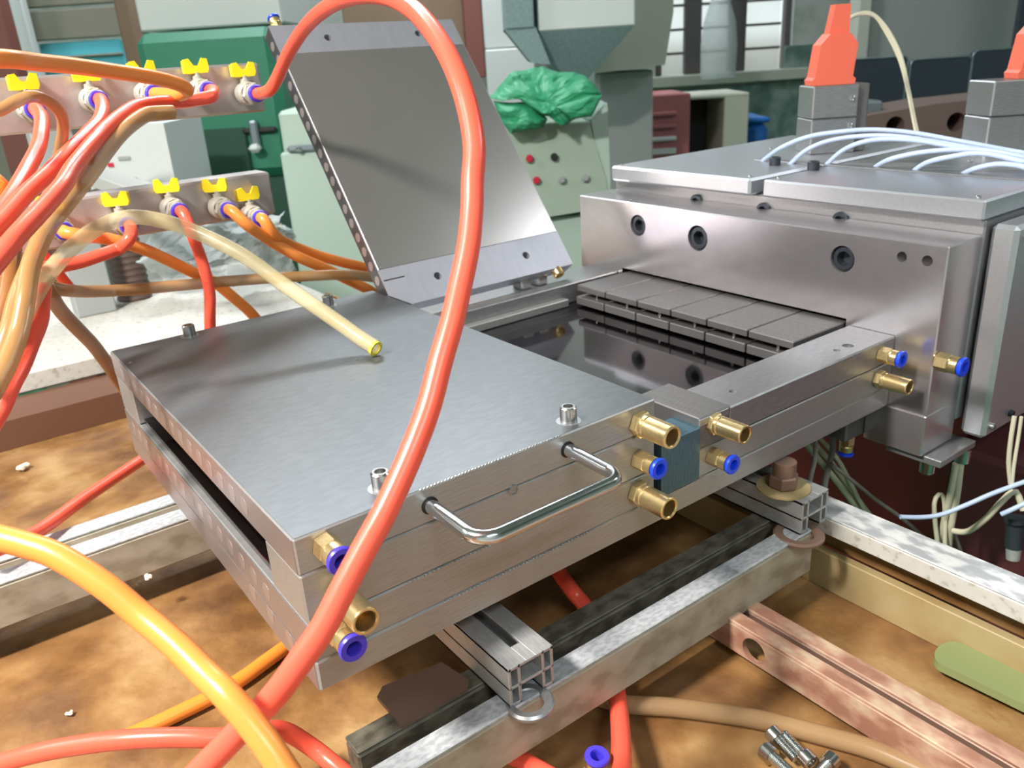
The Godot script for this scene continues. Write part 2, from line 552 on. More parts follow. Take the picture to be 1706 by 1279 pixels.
func build_room() -> void:
	var B := -6.0
	room_struct("floor", [[V(-5.2, -1.25, -6.2), V(5.2, -1.15, 2.6)]], M.floor)
	room_struct("ceiling", [[V(-5.2, 2.6, -6.2), V(5.2, 2.7, 2.6)]], M.ceiling)
	room_struct("wall_left", [[V(-5.2, -1.15, -6.2), V(-5.0, 2.6, 2.6)]], M.wall)
	room_struct("wall_right", [[V(5.0, -1.15, -6.2), V(5.2, 2.6, 2.6)]], M.wall)
	room_struct("wall_front", [[V(-5.0, -1.15, 2.4), V(5.0, 2.6, 2.6)]], M.wall)
	# the back wall, open where its window is
	var a: Vector3 = V(1.117,0.088,-6)
	var b: Vector3 = V(2.043,0.04,-6)
	var wb := room_struct("wall_back", [[V(-5.0, -1.15, B - 0.2), V(a.x, 2.6, B)], [V(b.x, -1.15, B - 0.2), V(5.0, 2.6, B)], [V(a.x, -1.15, B - 0.2), V(b.x, a.y, B)], [V(a.x, a.y + 1.5, B - 0.2), V(b.x, 2.6, B)]], M.wall)
	var dd: Vector3 = V(2.088,0.232,-6)
	obj("painted_dado", span(begin(), V(b.x - 0.05, -1.15, B), V(5.0, dd.y, B + 0.02)), M.dado, wb)
	obj("painted_dado", span(begin(), V(a.x - 1.5, -1.15, B), V(b.x - 0.05, a.y - 0.09, B + 0.02)), M.dado, wb)
	# window_1: brown frame, bars, panes
	var w := Node3D.new()
	w.name = "window_1"
	add_child(w)
	struct_(w)
	w.transform = Transform3D(Basis(Vector3.UP, ROOM_TURN), ROOM_AT)
	var top := a.y + 1.5
	var xs := [a.x, V(1.387,0.179,-6).x, V(1.691,0.161,-6).x, b.x]
	for i in xs.size():
		obj("window_frame", span(begin(), V(xs[i] - (0.06 if i < 3 else 0.04), a.y, B - 0.12), V(xs[i] + 0.05, top, B - 0.04), 0.005), M.frame_dark, w)
	obj("window_sill", span(begin(), V(a.x - 0.1, a.y - 0.07, B - 0.15), V(b.x + 0.1, a.y, B + 0.08), 0.005), M.beige, w)
	for i in 3:
		obj("pane", span(begin(), V(xs[i] + 0.05, a.y, B - 0.09), V(xs[i + 1] - 0.06, top, B - 0.084), 0.001), M.glass, w)
		for k in 5:
			obj("window_bar", span(begin(), V(xs[i] + 0.05, a.y + 0.13 + k * 0.15, B - 0.075), V(xs[i + 1] - 0.06, a.y + 0.147 + k * 0.15, B - 0.06), 0.003), M.frame_dark, w)

func room_box(called: String, parent: Node3D, p0: Vector3, p1: Vector3, m: Material, b := 0.006) -> MeshInstance3D:
	# p0, p1 in the room's frame; the thing's own place is taken off
	var base: Vector3 = parent.get_meta("base")
	return obj(called, span(begin(), p0 - base, p1 - base, b), m, parent)

func room_at(called: String, label: String, category: String, base: Vector3, group := "") -> Node3D:
	var o := room_thing(called, label, category, base, group)
	o.set_meta("base", base)
	return o

# ---------------------------------------------------------------- bench frame and tray
func build_frame() -> void:
	# rust-stained water tray
	var t := thing("drip_tray", "rust-stained shallow metal tray under the whole calibrator bench", "tray", V(0, -0.31, -0.2))
	obj("tray_floor", span(begin(), V(-1.3, -0.01, -1.15), V(0.6, 0.01, 0.62), 0.001), M.rust, t)
	obj("added_apron", span(begin(), V(-1.3, -0.01, 0.621), V(0.6, 0.05, 1.5), 0.001), M.added_apron, t)  # added out of view so the mould fronts reflect grey
	obj("tray_wall", span(begin(), V(0.588, 0.01, -1.15), V(0.6, 0.058, 1.1), 0.001), M.tray_wall, t)
	obj("tray_wall", span(begin(), V(0.612, 0.05, -1.15), V(0.62, 0.1, 1.1), 0.001), M.rust, t)  # recessed band; its brown also stands in for shade under the beam
	obj("tray_wall", span(begin(), V(-1.3, 0.01, -1.04), V(0.587, 0.0645, -0.92), 0.001), M.rear_brown, t)
	# rails along the machine
	var L := ["silver painted front rail of the bench carrying the aluminium clamp blocks", "dark rail just behind the silver front rail", "narrow silver rail behind the left end of the mould", "silver rail with grey front face left of the mould"]
	var R := [[0.018, 0.042, -0.85, 0.556, M.rail, M.rail_top], [-0.024, 0.0, 0.02, 0.55, M.dark_rail, M.dark_rail], [-0.552, -0.524, -1.3, 0.55, M.rail, M.rail_top], [-0.503, -0.472, -1.3, 0.55, M.rail, M.rail_top]]
	for i in 4:
		var r: Array = R[i]
		var o := thing("bench_rail", L[i], "rail", V((r[2] + r[3]) / 2, -0.258, (r[0] + r[1]) / 2))
		var h: float = (r[1] - r[0]) / 2
		var w: float = (r[3] - r[2]) / 2
		obj("web", span(begin(), V(-w, -0.002, -h), V(w, 0.0495, h), 0.002), r[4], o)
		obj("top_strip", span(begin(), V(-w, 0.0495, -h + 0.0005), V(w, 0.053, h - 0.0005), 0.001), r[5], o)
	var g := thing("groove_liner", "brown channel between the two silver rails left of the mould", "channel", V(-0.37, -0.25, -0.5135))
	obj("channel", span(begin(), V(-0.92, 0, -0.0103), V(0.92, 0.03, 0.0103), 0.001), M.rail, g)
	# cross beam on the right
	var cb := thing("cross_beam", "white painted cross beam with mottled grey top on the right", "beam", V(0.605, -0.226, 0.1))
	obj("white_face", span(begin(), V(-0.02, 0, -0.6), V(-0.014, 0.02, 0.9), 0.001), M.white_face, cb)
	obj("beam_body", span(begin(), V(-0.014, 0, -0.6), V(0.022, 0.02, 0.9), 0.001), M.rail, cb)
	obj("worn_top", span(begin(), V(-0.0195, 0.02, -0.6), V(0.022, 0.0225, 0.9), 0.001), M.worn, cb)
	# rusty channel and strip on the tray
	var ch := thing("rusty_channel", "rust-pitted channel iron with a round hole in its web", "beam", V(0.42, -0.3, 0.2))
	var web := begin()
	span(web, V(-0.005, 0.0105, -0.24), V(0.001, 0.044, 0.75), 0.001)
	drilled("web", web, [[V(-0.02, 0.0265, -0.125), V(0.02, 0.0265, -0.125), 0.0138]], M.rust_beam, ch)
	obj("top_flange", span(begin(), V(-0.005, 0.044, -0.24), V(0.012, 0.048, 0.75), 0.001), M.rust_beam, ch)
	var sp := thing("rusty_strip", "thin rusty angle strip lying beside the channel iron", "strip", V(0.452, -0.3, 0.2))
	obj("upright", span(begin(), V(-0.008, 0.0105, -0.22), V(-0.004, 0.042, 0.75), 0.001), M.rust_metal, sp)
	obj("top_flange", span(begin(), V(-0.008, 0.042, -0.22), V(0.01, 0.046, 0.75), 0.001), M.rust_beam, sp)
	# white bench edge at the back
	var rb := thing("rear_bench_top", "white painted bench edge behind the tray at the left", "bench", V(-0.3, -0.245, -1.4))
	obj("bench_top", span(begin(), V(-1.4, 0, -0.44), V(0.9, 0.04, 0.155), 0.004), M.white_face, rb)
	obj("bench_leg", span(begin(), V(-1.3, -0.9, -0.15), V(-1.2, 0, -0.05), 0.004), M.grey_paint, rb)
	obj("bench_leg", span(begin(), V(0.7, -0.9, -0.15), V(0.8, 0, -0.05), 0.004), M.grey_paint, rb)
	# aluminium clamp profiles under the mould
	var names := ["grey aluminium profile block under the mould's left half", "grey aluminium profile block under the mould's right end by the cross beam"]
	var x0 := [0.141, 0.5335]
	for i in 2:
		var o := thing("aluminium_profile", names[i], "profile", V(x0[i] + 0.0235, -0.205, 0.04))
		var st := begin()
		var w := 0.0235
		# outer skin, then the inner webs, each running back under the mould
		var walls := [[-w, 0.0365, w, 0.04], [-w, 0, -w + 0.003, 0.04], [w - 0.003, 0, w, 0.04], [-w, 0, -w + 0.0125, 0.003], [w - 0.0125, 0, w, 0.003], [-w + 0.0095, 0, -w + 0.0125, 0.04], [w - 0.0125, 0, w - 0.0095, 0.04], [-w, 0.0175, w, 0.0205]]
		for q in walls:
			# slot open in the top
			if q[1] > 0.03:
				span(st, V(-w, 0.0365, -0.6), V(-0.005, 0.04, 0), 0.0006)
				span(st, V(0.005, 0.0365, -0.6), V(w, 0.04, 0), 0.0006)
				span(st, V(-0.005, 0.0365, -0.022), V(0.005, 0.04, 0), 0.0006)
			else:
				span(st, V(q[0], q[1], -0.6), V(q[2], q[3], 0), 0.0006)
		obj("profile", st, M.alu, o)
		var ring := begin()
		var rs: float = [0.8, 1.02][i]
		lathe(ring, [Vector2(0.0155 * rs, 0), Vector2(0.024 * rs, 0), Vector2(0.0265 * rs, 0.0015), Vector2(0.0265 * rs, 0.004), Vector2(0.024 * rs, 0.006), Vector2(0.0175 * rs, 0.006), Vector2(0.0155 * rs, 0.004), Vector2(0.0155 * rs, 0)], Transform3D(Basis(), [V(0.158, -0.2098, 0.043), V(0.5365, -0.2098, 0.036)][i]), 36)
		tag(obj("spring_washer", ring, [M.steel, M.rust_metal][i]), ["coiled steel washer under the left aluminium profile block", "rusty ring washer under the right aluminium profile block"][i], "washer")
	var st2 := thing("levelling_bolt", "rusty hexagon bolt and washer between right aluminium profile and mould", "bolt", V(0.547, -0.165, 0.005))
	obj("washer", lathe(begin(), [Vector2(0, 0), Vector2(0.029, 0), Vector2(0.029, 0.002), Vector2(0, 0.002)], Transform3D(), 32), M.tray_wall, st2)
	obj("nut", hexed(begin(), 0.016, 0.002, 0.017, Transform3D(Basis(Vector3.UP, 0.5), Vector3.ZERO)), M.rust_metal, st2)
	obj("stud", lathe(begin(), [Vector2(0.0125, 0.017), Vector2(0.0125, 0.0325), Vector2(0, 0.0325)], Transform3D(), 20), M.rust_metal, st2)
	var st3 := thing("levelling_bolt", "hexagon bolt hidden in shade above the left aluminium profile", "bolt", V(0.165, -0.165, -0.06))
	obj("nut", hexed(begin(), 0.0135, 0.0, 0.013, Transform3D()), M.rust_metal, st3)
	obj("stud", lathe(begin(), [Vector2(0.0085, 0.013), Vector2(0.0085, 0.0325), Vector2(0, 0.0325)], Transform3D(), 20), M.rust_metal, st3)
	# dark bracket plate on the second rail
	var bp := begin()
	prism(bp, [Vector2(-0.035, -0.02), Vector2(0.03, -0.02), Vector2(0.036, -0.012), Vector2(0.03, 0.022), Vector2(-0.025, 0.03), Vector2(-0.035, 0.022)], 0.0, 0.004, Transform3D(Basis(Vector3.RIGHT, -PI / 2), V(0.095, -0.205, -0.02)))
	tag(obj("bracket_plate", bp, M.rust_metal), "dark rounded bracket plate lying on the dark rail", "bracket")

# ---------------------------------------------------------------- closed half of the calibrator
func build_closed() -> void:
	var b := thing("base_plate", "long ground steel base plate under both halves of the mould", "plate")
	obj("plate", span(begin(), V(0, -0.1324, -0.5486), V(0.757, -0.1052, 0), 0.0018), M.face, b)
	rebase(b, V(0.378, -0.1324, -0.27))
	var o := thing("closed_calibrator", "closed left half of the steel calibrator mould with loop handle", "mould")
	obj("top_plate", span(begin(), V(0, -0.0298, -0.5486), V(0.35, -0.0003, 0), 0.0012), M.face, o)
	obj("ground_top", span(begin(), V(0.0012, -0.0006, -0.5474), V(0.3488, 0, -0.0012), 0.0002), M.plate, o)
	obj("side_rail", span(begin(), V(0, -0.0725, -0.066), V(0.35, -0.0302, 0), 0.0014), M.face, o)
	obj("side_rail", span(begin(), V(0, -0.0725, -0.5486), V(0.35, -0.0302, -0.476), 0.0014), M.face, o)
	obj("core", span(begin(), V(0.006, -0.0725, -0.4755), V(0.349, -0.0665, -0.0665), 0.0005), M.mirror, o)
	obj("core", span(begin(), V(0.03, -0.06, -0.474), V(0.349, -0.032, -0.068), 0.0005), M.core, o)
	obj("bottom_plate", span(begin(), V(0, -0.1049, -0.5486), V(0.35, -0.0729, 0), 0.0014), M.face, o)
	# polished end faces with rows of flush plugs
	obj("end_face", span(begin(), V(-0.0006, -0.0292, -0.547), V(0.0002, -0.001, -0.002), 0.0002), M.endface, o)
	obj("end_face", span(begin(), V(-0.0006, -0.1045, -0.547), V(0.0002, -0.0735, -0.002), 0.0002), M.endface, o)
	obj("end_face", span(begin(), V(-0.0006, -0.131, -0.547), V(0.0002, -0.106, -0.002), 0.0002), M.endface, o)
	for k in 15:
		obj("plug", lathe(begin(), [Vector2(0.0078, 0), Vector2(0.0078, 0.0004), Vector2(0, 0.0004)], axis_to(V(-0.0004, -0.0165, -0.5 + k * 0.0285), V(-1, 0, 0)), 18), M.plug, o)
	for k in 16:
		obj("plug", lathe(begin(), [Vector2(0.0078, 0), Vector2(0.0078, 0.0004), Vector2(0, 0.0004)], axis_to(V(-0.0004, -0.0895, -0.515 + k * 0.0285), V(-1, 0, 0)), 18), M.plug, o)
	for k in 3:
		obj("plug", lathe(begin(), [Vector2(0.0078, 0), Vector2(0.0078, 0.0004), Vector2(0, 0.0004)], axis_to(V(-0.0004, -0.113, -0.13 + k * 0.04), V(-1, 0, 0)), 18), M.plug, o)
	for p in [V(0.262, -0.0005, -0.018), V(0.082, -0.0005, -0.024), V(0.09, -0.0005, -0.535), V(0.271, -0.0005, -0.525)]:
		cap_screw("cap_screw", p, Vector3.UP, 0.0075, 0.0145, M.screw, o)
		obj("screw_seat", lathe(begin(), [Vector2(0.011, 0), Vector2(0.011, 0.0006), Vector2(0, 0.0006)], Transform3D(Basis(), p), 24), M.steel, o)
	for p in [V(0.008, -0.0005, -0.484), V(0.2, -0.0005, -0.3)]:
		obj("dowel", lathe(begin(), [Vector2(0.0022, 0), Vector2(0.0022, 0.001), Vector2(0, 0.001)], Transform3D(Basis(), p), 12), M.screw, o)
	# milled ridges along the two long edges
	for e in [[0.0, V(0.1, 0.0002, 0.0002), V(0.238, 0.0002, 0.0002)], [0.0, V(0.08, -0.0732, 0.0002), V(0.235, -0.0732, 0.0002)], [0.0, V(0.11, -0.1055, 0.0002), V(0.27, -0.1055, 0.0002)]]:
		var st := begin()
		var n := 44
		for k in n:
			var p: Vector3 = (e[1] as Vector3).lerp(e[2], (k + 0.5) / n)
			box(st, Vector3.ZERO, V(0.0019, 0.0013, 0.0013), 0.0003, Transform3D(Basis(Vector3.RIGHT, PI / 4) * Basis(Vector3.UP, 0.35), p))
		var rg := obj("milled_edge", st, M.chrome, o)
		rg.set_meta("kind", "stuff")
	# parting line plug
	obj("dowel", lathe(begin(), [Vector2(0.0048, 0), Vector2(0.0048, 0.0012), Vector2(0.0036, 0.0012), Vector2(0.0034, 0.0002), Vector2(0, 0.0002)], axis_to(V(0.186, -0.032, 0), V(0, 0, 1)), 18), M.steel, o)
	# loop handle
	var hp := []
	var zf := 0.068
	var rb := 0.017
	for p in [V(0.108, -0.0155, -0.002), V(0.108, -0.0155, 0.02), V(0.108, -0.0158, zf - rb)]: hp.append(p)
	for k in range(1, 7): hp.append(V(0.108 + rb - rb * cos(k * PI / 12), -0.016, zf - rb + rb * sin(k * PI / 12)))
	for k in range(1, 7): hp.append(V(0.245 - rb + rb * sin(k * PI / 12 - 0.0), -0.016, zf - rb + rb * cos(k * PI / 12 - 0.0)) if k > 0 else Vector3.ZERO)
	hp.append(V(0.245, -0.0155, 0.02))
	hp.append(V(0.245, -0.0155, -0.002))
	var hd := obj("loop_handle", sweep(begin(), hp, 0.0058, 20), M.chrome, o)
	hd.set_meta("label", "polished steel loop handle")
	for x in [0.108, 0.245]:
		obj("handle_foot", lathe(begin(), [Vector2(0.0072, 0), Vector2(0.0072, 0.0009), Vector2(0.0058, 0.0012), Vector2(0.0058, 0)], axis_to(V(x, -0.0155, -0.0002), V(0, 0, 1)), 24), M.dark, hd)
	# fittings on the front
	push_fitting(V(0.0215, -0.0125, -0.0004), V(0, 0, 1), o, M.violet, 0.95)
	hose_socket(V(0.0275, -0.0585, -0.0004), V(0, 0, 1), o, 0.98, 0.04)
	push_fitting(V(0.0195, -0.0835, -0.0004), V(0, 0, 1), o, M.violet, 0.98)
	hose_socket(V(0.329, -0.018, -0.0004), V(0, 0, 1), o)
	push_fitting(V(0.328, -0.054, -0.0004), V(0, 0, 1), o, M.blue, 0.92)
	hose_socket(V(0.3265, -0.088, -0.0004), V(0, 0, 1), o)
	rebase(o, V(0.175, -0.105, -0.27))

# ---------------------------------------------------------------- open half
func build_open() -> void:
	var o := thing("open_calibrator", "open right half of the mould with mirror-polished bed and steel rails", "mould")
	var bed := obj("polished_bed", span(begin(), V(0.3505, -0.1049, -0.5486), V(0.7565, -0.0727, -0.033), 0.0005), M.mirror, o)
	bed.set_meta("label", "mirror-polished dark bed plate")
	obj("bottom_plate", span(begin(), V(0.412, -0.1049, -0.0329), V(0.7565, -0.0731, 0), 0.0012), M.face, o)
	var fr := begin()
	span(fr, V(0.456, -0.0725, -0.062), V(0.7565, -0.0413, 0), 0.0016)
	drilled("front_rail", fr, [[V(0.49, -0.05, -0.024), V(0.49, -0.03, -0.024), 0.0042], [V(0.668, -0.046, -0.02), V(0.668, -0.03, -0.02), 0.0042], [V(0.69, -0.046, -0.02), V(0.69, -0.03, -0.02), 0.0068], [V(0.69, -0.056, -0.02), V(0.69, -0.03, -0.02), 0.0036]], M.steel, o)
	for x in [0.49, 0.668]:
		obj("grub_screw", lathe(begin(), [Vector2(0.004, 0), Vector2(0.004, 0.0035), Vector2(0.002, 0.0035), Vector2(0.002, 0.001), Vector2(0, 0.001)], Transform3D(Basis(), V(x, -0.047, -0.024 if x < 0.5 else -0.02)), 16), M.chrome, o)
	obj("rail_end", span(begin(), V(0.409, -0.0725, -0.082), V(0.4555, -0.0385, 0.0015), 0.0012), M.lip, o)
	obj("rail_end", span(begin(), V(0.4092, -0.0475, -0.033), V(0.452, -0.04, 0.0025), 0.0006), M.steel, o)
	var bb := obj("locating_block", span(begin(), V(0.357, -0.1045, -0.0325), V(0.4105, -0.047, 0.003), 0.0012), M.blue_steel, o)
	bb.set_meta("label", "blue-grey locating block")
	obj("rear_rail", span(begin(), V(0.3505, -0.0725, -0.5486), V(0.7565, -0.0413, -0.478), 0.0016), M.steel, o)
	obj("rear_step", span(begin(), V(0.3505, -0.0725, -0.4779), V(0.64, -0.06, -0.464), 0.0016), M.face, o)
	obj("hinge_block", span(begin(), V(0.58, -0.042, -0.53), V(0.6, -0.018, -0.505), 0.002), M.chrome, o)
	obj("hinge_block", span(begin(), V(0.612, -0.042, -0.53), V(0.632, -0.02, -0.505), 0.002), M.chrome, o)
	hose_socket(V(0.43, -0.0495, -0.0004), V(0, 0, 1), o, 0.9, 0.041)
	push_fitting(V(0.4305, -0.0865, -0.0004), V(0, 0, 1), o, M.blue, 0.92)
	push_fitting(V(0.727, -0.0565, -0.0004), V(0, 0, 1), o, M.blue, 0.92)
	hose_socket(V(0.726, -0.087, -0.0004), V(0, 0, 1), o, 0.9, 0.041)
	rebase(o, V(0.55, -0.105, -0.27))

# ---------------------------------------------------------------- the lid leaning open
func build_lid() -> void:
	var o := thing("calibrator_lid", "steel mould lid leaning open behind the right half, dark polished inside", "lid", V(0.352, 0, -0.505))
	o.rotation = V(-0.669, 0, 0)
	var st := begin()
	prism(st, [Vector2(0, 0), Vector2(0.028, -0.02), Vector2(0.322, -0.02), Vector2(0.322, 0.456), Vector2(0, 0.456)], -0.026, 0.0)
	drilled("lid_plate", st, [[V(0.085, 0.012, -0.02), V(0.085, 0.012, 0.02), 0.006], [V(0.245, 0.012, -0.02), V(0.245, 0.012, 0.02), 0.006], [V(0.085, 0.43, -0.02), V(0.085, 0.43, 0.02), 0.006], [V(0.245, 0.43, -0.02), V(0.245, 0.43, 0.02), 0.006]], M.lid_rim, o)
	obj("polished_panel", span(begin(), V(0.001, 0.04, -0.004), V(0.321, 0.405, 0.0006), 0.0006), M.lid_in, o)
	obj("groove_strip", span(begin(), V(0.002, 0.022, -0.002), V(0.035, 0.0235, 0.0006), 0.0002), M.dark, o)  # dark strip stands in for a short groove and its shade
	obj("edge_face", span(begin(), V(-0.0004, 0.002, -0.0255), V(0.0002, 0.4545, -0.0005), 0.0001), M.edge_dark, o)
	for k in 18:
		obj("plug", lathe(begin(), [Vector2(0.0068, 0), Vector2(0.0068, 0.0005), Vector2(0, 0.0005)], axis_to(V(-0.0004, 0.03 + k * 0.0235, -0.013), V(-1, 0, 0)), 16), M.plug, o)
	push_fitting(V(0.02, 0.4555, -0.013), V(0, 1, 0), o, M.blue, 0.85)
	hose_socket(V(0.275, 0.4555, -0.013), V(0, 1, 0), o, 0.5, 0.04)
	cap_screw("brass_plug", V(0.292, -0.0195, -0.008), V(0, -1, 0.2), 0.009, 0.012, M.brass, o)

# ---------------------------------------------------------------- die
func build_die() -> void:
	var o := thing("flat_die", "large silver sheet-extrusion die with bolted front block and side panel", "die")
	var st := begin()
	span(st, V(0.757, -0.1322, -0.569), V(0.832, 0.073, 0.0485), 0.0016)
	var holes := []
	for p in [[0.039, -0.432, 0.0165], [0.035, -0.311, 0.0185], [0.04, -0.079, 0.0165]]:
		holes.append([V(0.745, p[0], p[1]), V(0.785, p[0], p[1]), p[2]])
	for z in [-0.004, 0.026]: holes.append([V(0.745, 0.054, z), V(0.79, 0.054, z), 0.0062])
	for z in [-0.379, -0.254, -0.132]: holes.append([V(0.834, 0.05, z), V(0.834, 0.09, z), 0.012])
	var fb := drilled("front_block", st, holes, M.die, o)
	var slit := CSGBox3D.new()
	slit.name = "lip_slit"
	slit.size = V(0.05, 0.039, 0.402)
	slit.position = V(0.757, -0.0535, -0.267)
	slit.operation = CSGShape3D.OPERATION_SUBTRACTION
	slit.material = M.dark
	fb.add_child(slit, true)
	obj("lower_cheek", span(begin(), V(0.757, -0.186, -0.028), V(0.832, -0.132, 0.0485), 0.0016), M.die, o)
	for p in [[0.039, -0.432, 0.0155], [0.035, -0.311, 0.0174], [0.04, -0.079, 0.0157]]:
		cap_screw("cap_screw", V(0.784, p[0], p[1]), V(-1, 0, 0), p[2], 0.0245, M.black_bolt, o)
	# die body behind
	obj("body", span(begin(), V(0.8325, -0.16, -0.562), V(1.34, 0.0905, 0.0495), 0.002), M.steel, o)
	for z in [-0.379, -0.254, -0.132]:
		cap_screw("cap_screw", V(0.845, 0.0695, z), V(-1, 0, 0), 0.0115, 0.019, M.black_bolt, o)
	# covers
	var c1 := obj("cover_plate", span(begin(), V(0.812, 0.0912, -0.551), V(1.3, 0.115, -0.266), 0.0035), M.sheet, o)
	var c2 := obj("cover_plate", span(begin(), V(0.818, 0.0912, -0.249), V(1.3, 0.115, 0.052), 0.0025), M.sheet, o)
	for p in [V(0.826, 0.1145, -0.277), V(0.826, 0.1145, -0.54), V(1.1, 0.1145, -0.45)]: cap_screw("cover_screw", p, Vector3.UP, 0.003, 0.003, M.screw, c1)
	for p in [V(0.83, 0.1145, 0.038), V(0.835, 0.1145, -0.235), V(1.09, 0.1145, -0.1)]: cap_screw("cover_screw", p, Vector3.UP, 0.003, 0.003, M.screw, c2)
	cap_screw("lifting_screw", V(0.939,0.114,-0.32), Vector3.UP, 0.0085, 0.014, M.black_bolt, c1)
	cap_screw("lifting_screw", V(0.924,0.114,-0.242), Vector3.UP, 0.0085, 0.014, M.black_bolt, c2)
	# raised strip that the tubes enter
	obj("tube_strip", span(begin(), V(0.966, 0.1148, -0.38), V(0.986, 0.117, 0.03), 0.001), M.steel, o)
	# side panel
	var sp := obj("side_panel", span(begin(), V(0.838, -0.178, 0.053), V(1.3, 0.086, 0.083), 0.005), M.sheet, o)
	for p in [V(0.862, 0.072, 0.083), V(0.852, -0.163, 0.083), V(0.9, -0.16, 0.083)]: cap_screw("panel_screw", p, V(0, 0, 1), 0.0045, 0.005, M.screw if p.x < 0.88 else M.black_bolt, sp)
	obj("foot_bracket", span(begin(), V(0.765, -0.196, 0.0), V(0.85, -0.1865, 0.07), 0.001), M.steel, o)
	cap_screw("foot_bolt", V(0.775, -0.196, 0.05), V(0, -1, 0), 0.009, 0.016, M.screw, o)
	cap_screw("foot_bolt", V(0.838, -0.196, 0.062), V(0, -1, 0), 0.009, 0.02, M.screw, o)
	push_fitting(V(0.764, -0.062, 0.0485), V(0, 0, 1), o, M.blue, 1.05)
	push_fitting(V(0.742, -0.181, -0.04), V(0, -1, 0), o, M.blue, 0.9)
	obj("underside", span(begin(), V(0.72, -0.1815, -0.2), V(0.832, -0.1326, -0.0285), 0.002), M.lip, o)
	# split lips
	var zs := [-0.4616, -0.3975, -0.3308, -0.266, -0.2023, -0.1355, -0.0675]
	for k in 6:
		var z0: float = zs[k] + 0.0013
		var z1: float = zs[k + 1] - 0.0013
		var u := obj("upper_lip", span(begin(), V(0.6535, -0.0492, z0), V(0.772, -0.0395, z1), 0.0012), M.lip, o)
		for f in [0.5]:
			obj("lip_screw", lathe(begin(), [Vector2(0.002, 0), Vector2(0.002, 0.0004), Vector2(0, 0.0004)], Transform3D(Basis(), V(0.672, -0.0399, lerpf(z0, z1, f))), 12), M.black_bolt, u)
		obj("spacer_pin", lathe(begin(), [Vector2(0.0022, 0), Vector2(0.0022, 0.008), Vector2(0, 0.008)], axis_to(V(0.66, -0.0574, lerpf(z0, z1, 0.62)), V(0, 1, 0)), 10), M.chrome, u)
		obj("lower_lip", span(begin(), V(0.6505, -0.0695, z0), V(0.772, -0.0572, z1), 0.0012), M.lip, o)
	rebase(o, V(1.0, -0.16, -0.26))
	# terminal boxes with red plugs
	terminal(V(0, 0, 0), 0)
	terminal(V(0, 0, 0), 1)

func terminal(_at: Vector3, n: int) -> void:
	var base: Vector3 = [V(1.106,0.115,-0.346), V(1.225,0.115,-0.1)][n]
	var k := base.distance_to(V(-0.1535, 0.2993, 0.4867)) / 1.5
	var o := thing("terminal_box", ["grey metal terminal box on the die under the left red plug", "grey metal terminal box at the right edge under a red plug"][n], "box", base)
	o.rotation.y = -0.62
	var w := 0.072 * k
	var h := 0.104 * k
	if n == 1: w = 0.125 * k
	obj("body", span(begin(), V(-w / 2, 0, -0.04), V(w / 2, h * 0.52, 0.03), 0.002), M.steel, o)
	obj("cover", span(begin(), V(-w / 2, h * 0.53, -0.04), V(w / 2, h, 0.03), 0.002), M.steel, o)
	obj("side_plate", span(begin(), V(w / 2 + 0.0005, 0, -0.045), V(w / 2 + 0.022, h, 0.018), 0.002), M.lip, o)
	for y in [0.4, 0.8]: cap_screw("screw", V(w * 0.36, h * y, 0.03), V(0, 0, 1), 0.004, 0.003, M.chrome, o)
	# plug: flared housing, shoulder, strain relief
	var p := thing("heater_plug", ["orange-red rubber heater plug standing on the left terminal box", "orange-red rubber heater plug cut off by the right edge"][n], "plug", base + V(0, h + 0.0005, 0))
	p.rotation.y = -0.62
	var c := 0.0 if n == 0 else 0.012
	obj("housing", prism(begin(), [Vector2(c - 0.034, 0), Vector2(c + 0.033, 0), Vector2(c + 0.034, 0.008), Vector2(c + 0.029, 0.012), Vector2(c + 0.033, 0.06), Vector2(c + 0.02, 0.076), Vector2(c - 0.012, 0.076), Vector2(c - 0.026, 0.06), Vector2(c - 0.032, 0.012), Vector2(c - 0.036, 0.008)], -0.018, 0.018), M.plug_red, p)
	obj("strain_relief", prism(begin(), [Vector2(c - 0.012, 0.0755), Vector2(c + 0.02, 0.0755), Vector2(c + 0.019, 0.118), Vector2(c - 0.005, 0.118)], -0.011, 0.011), M.plug_red, p)

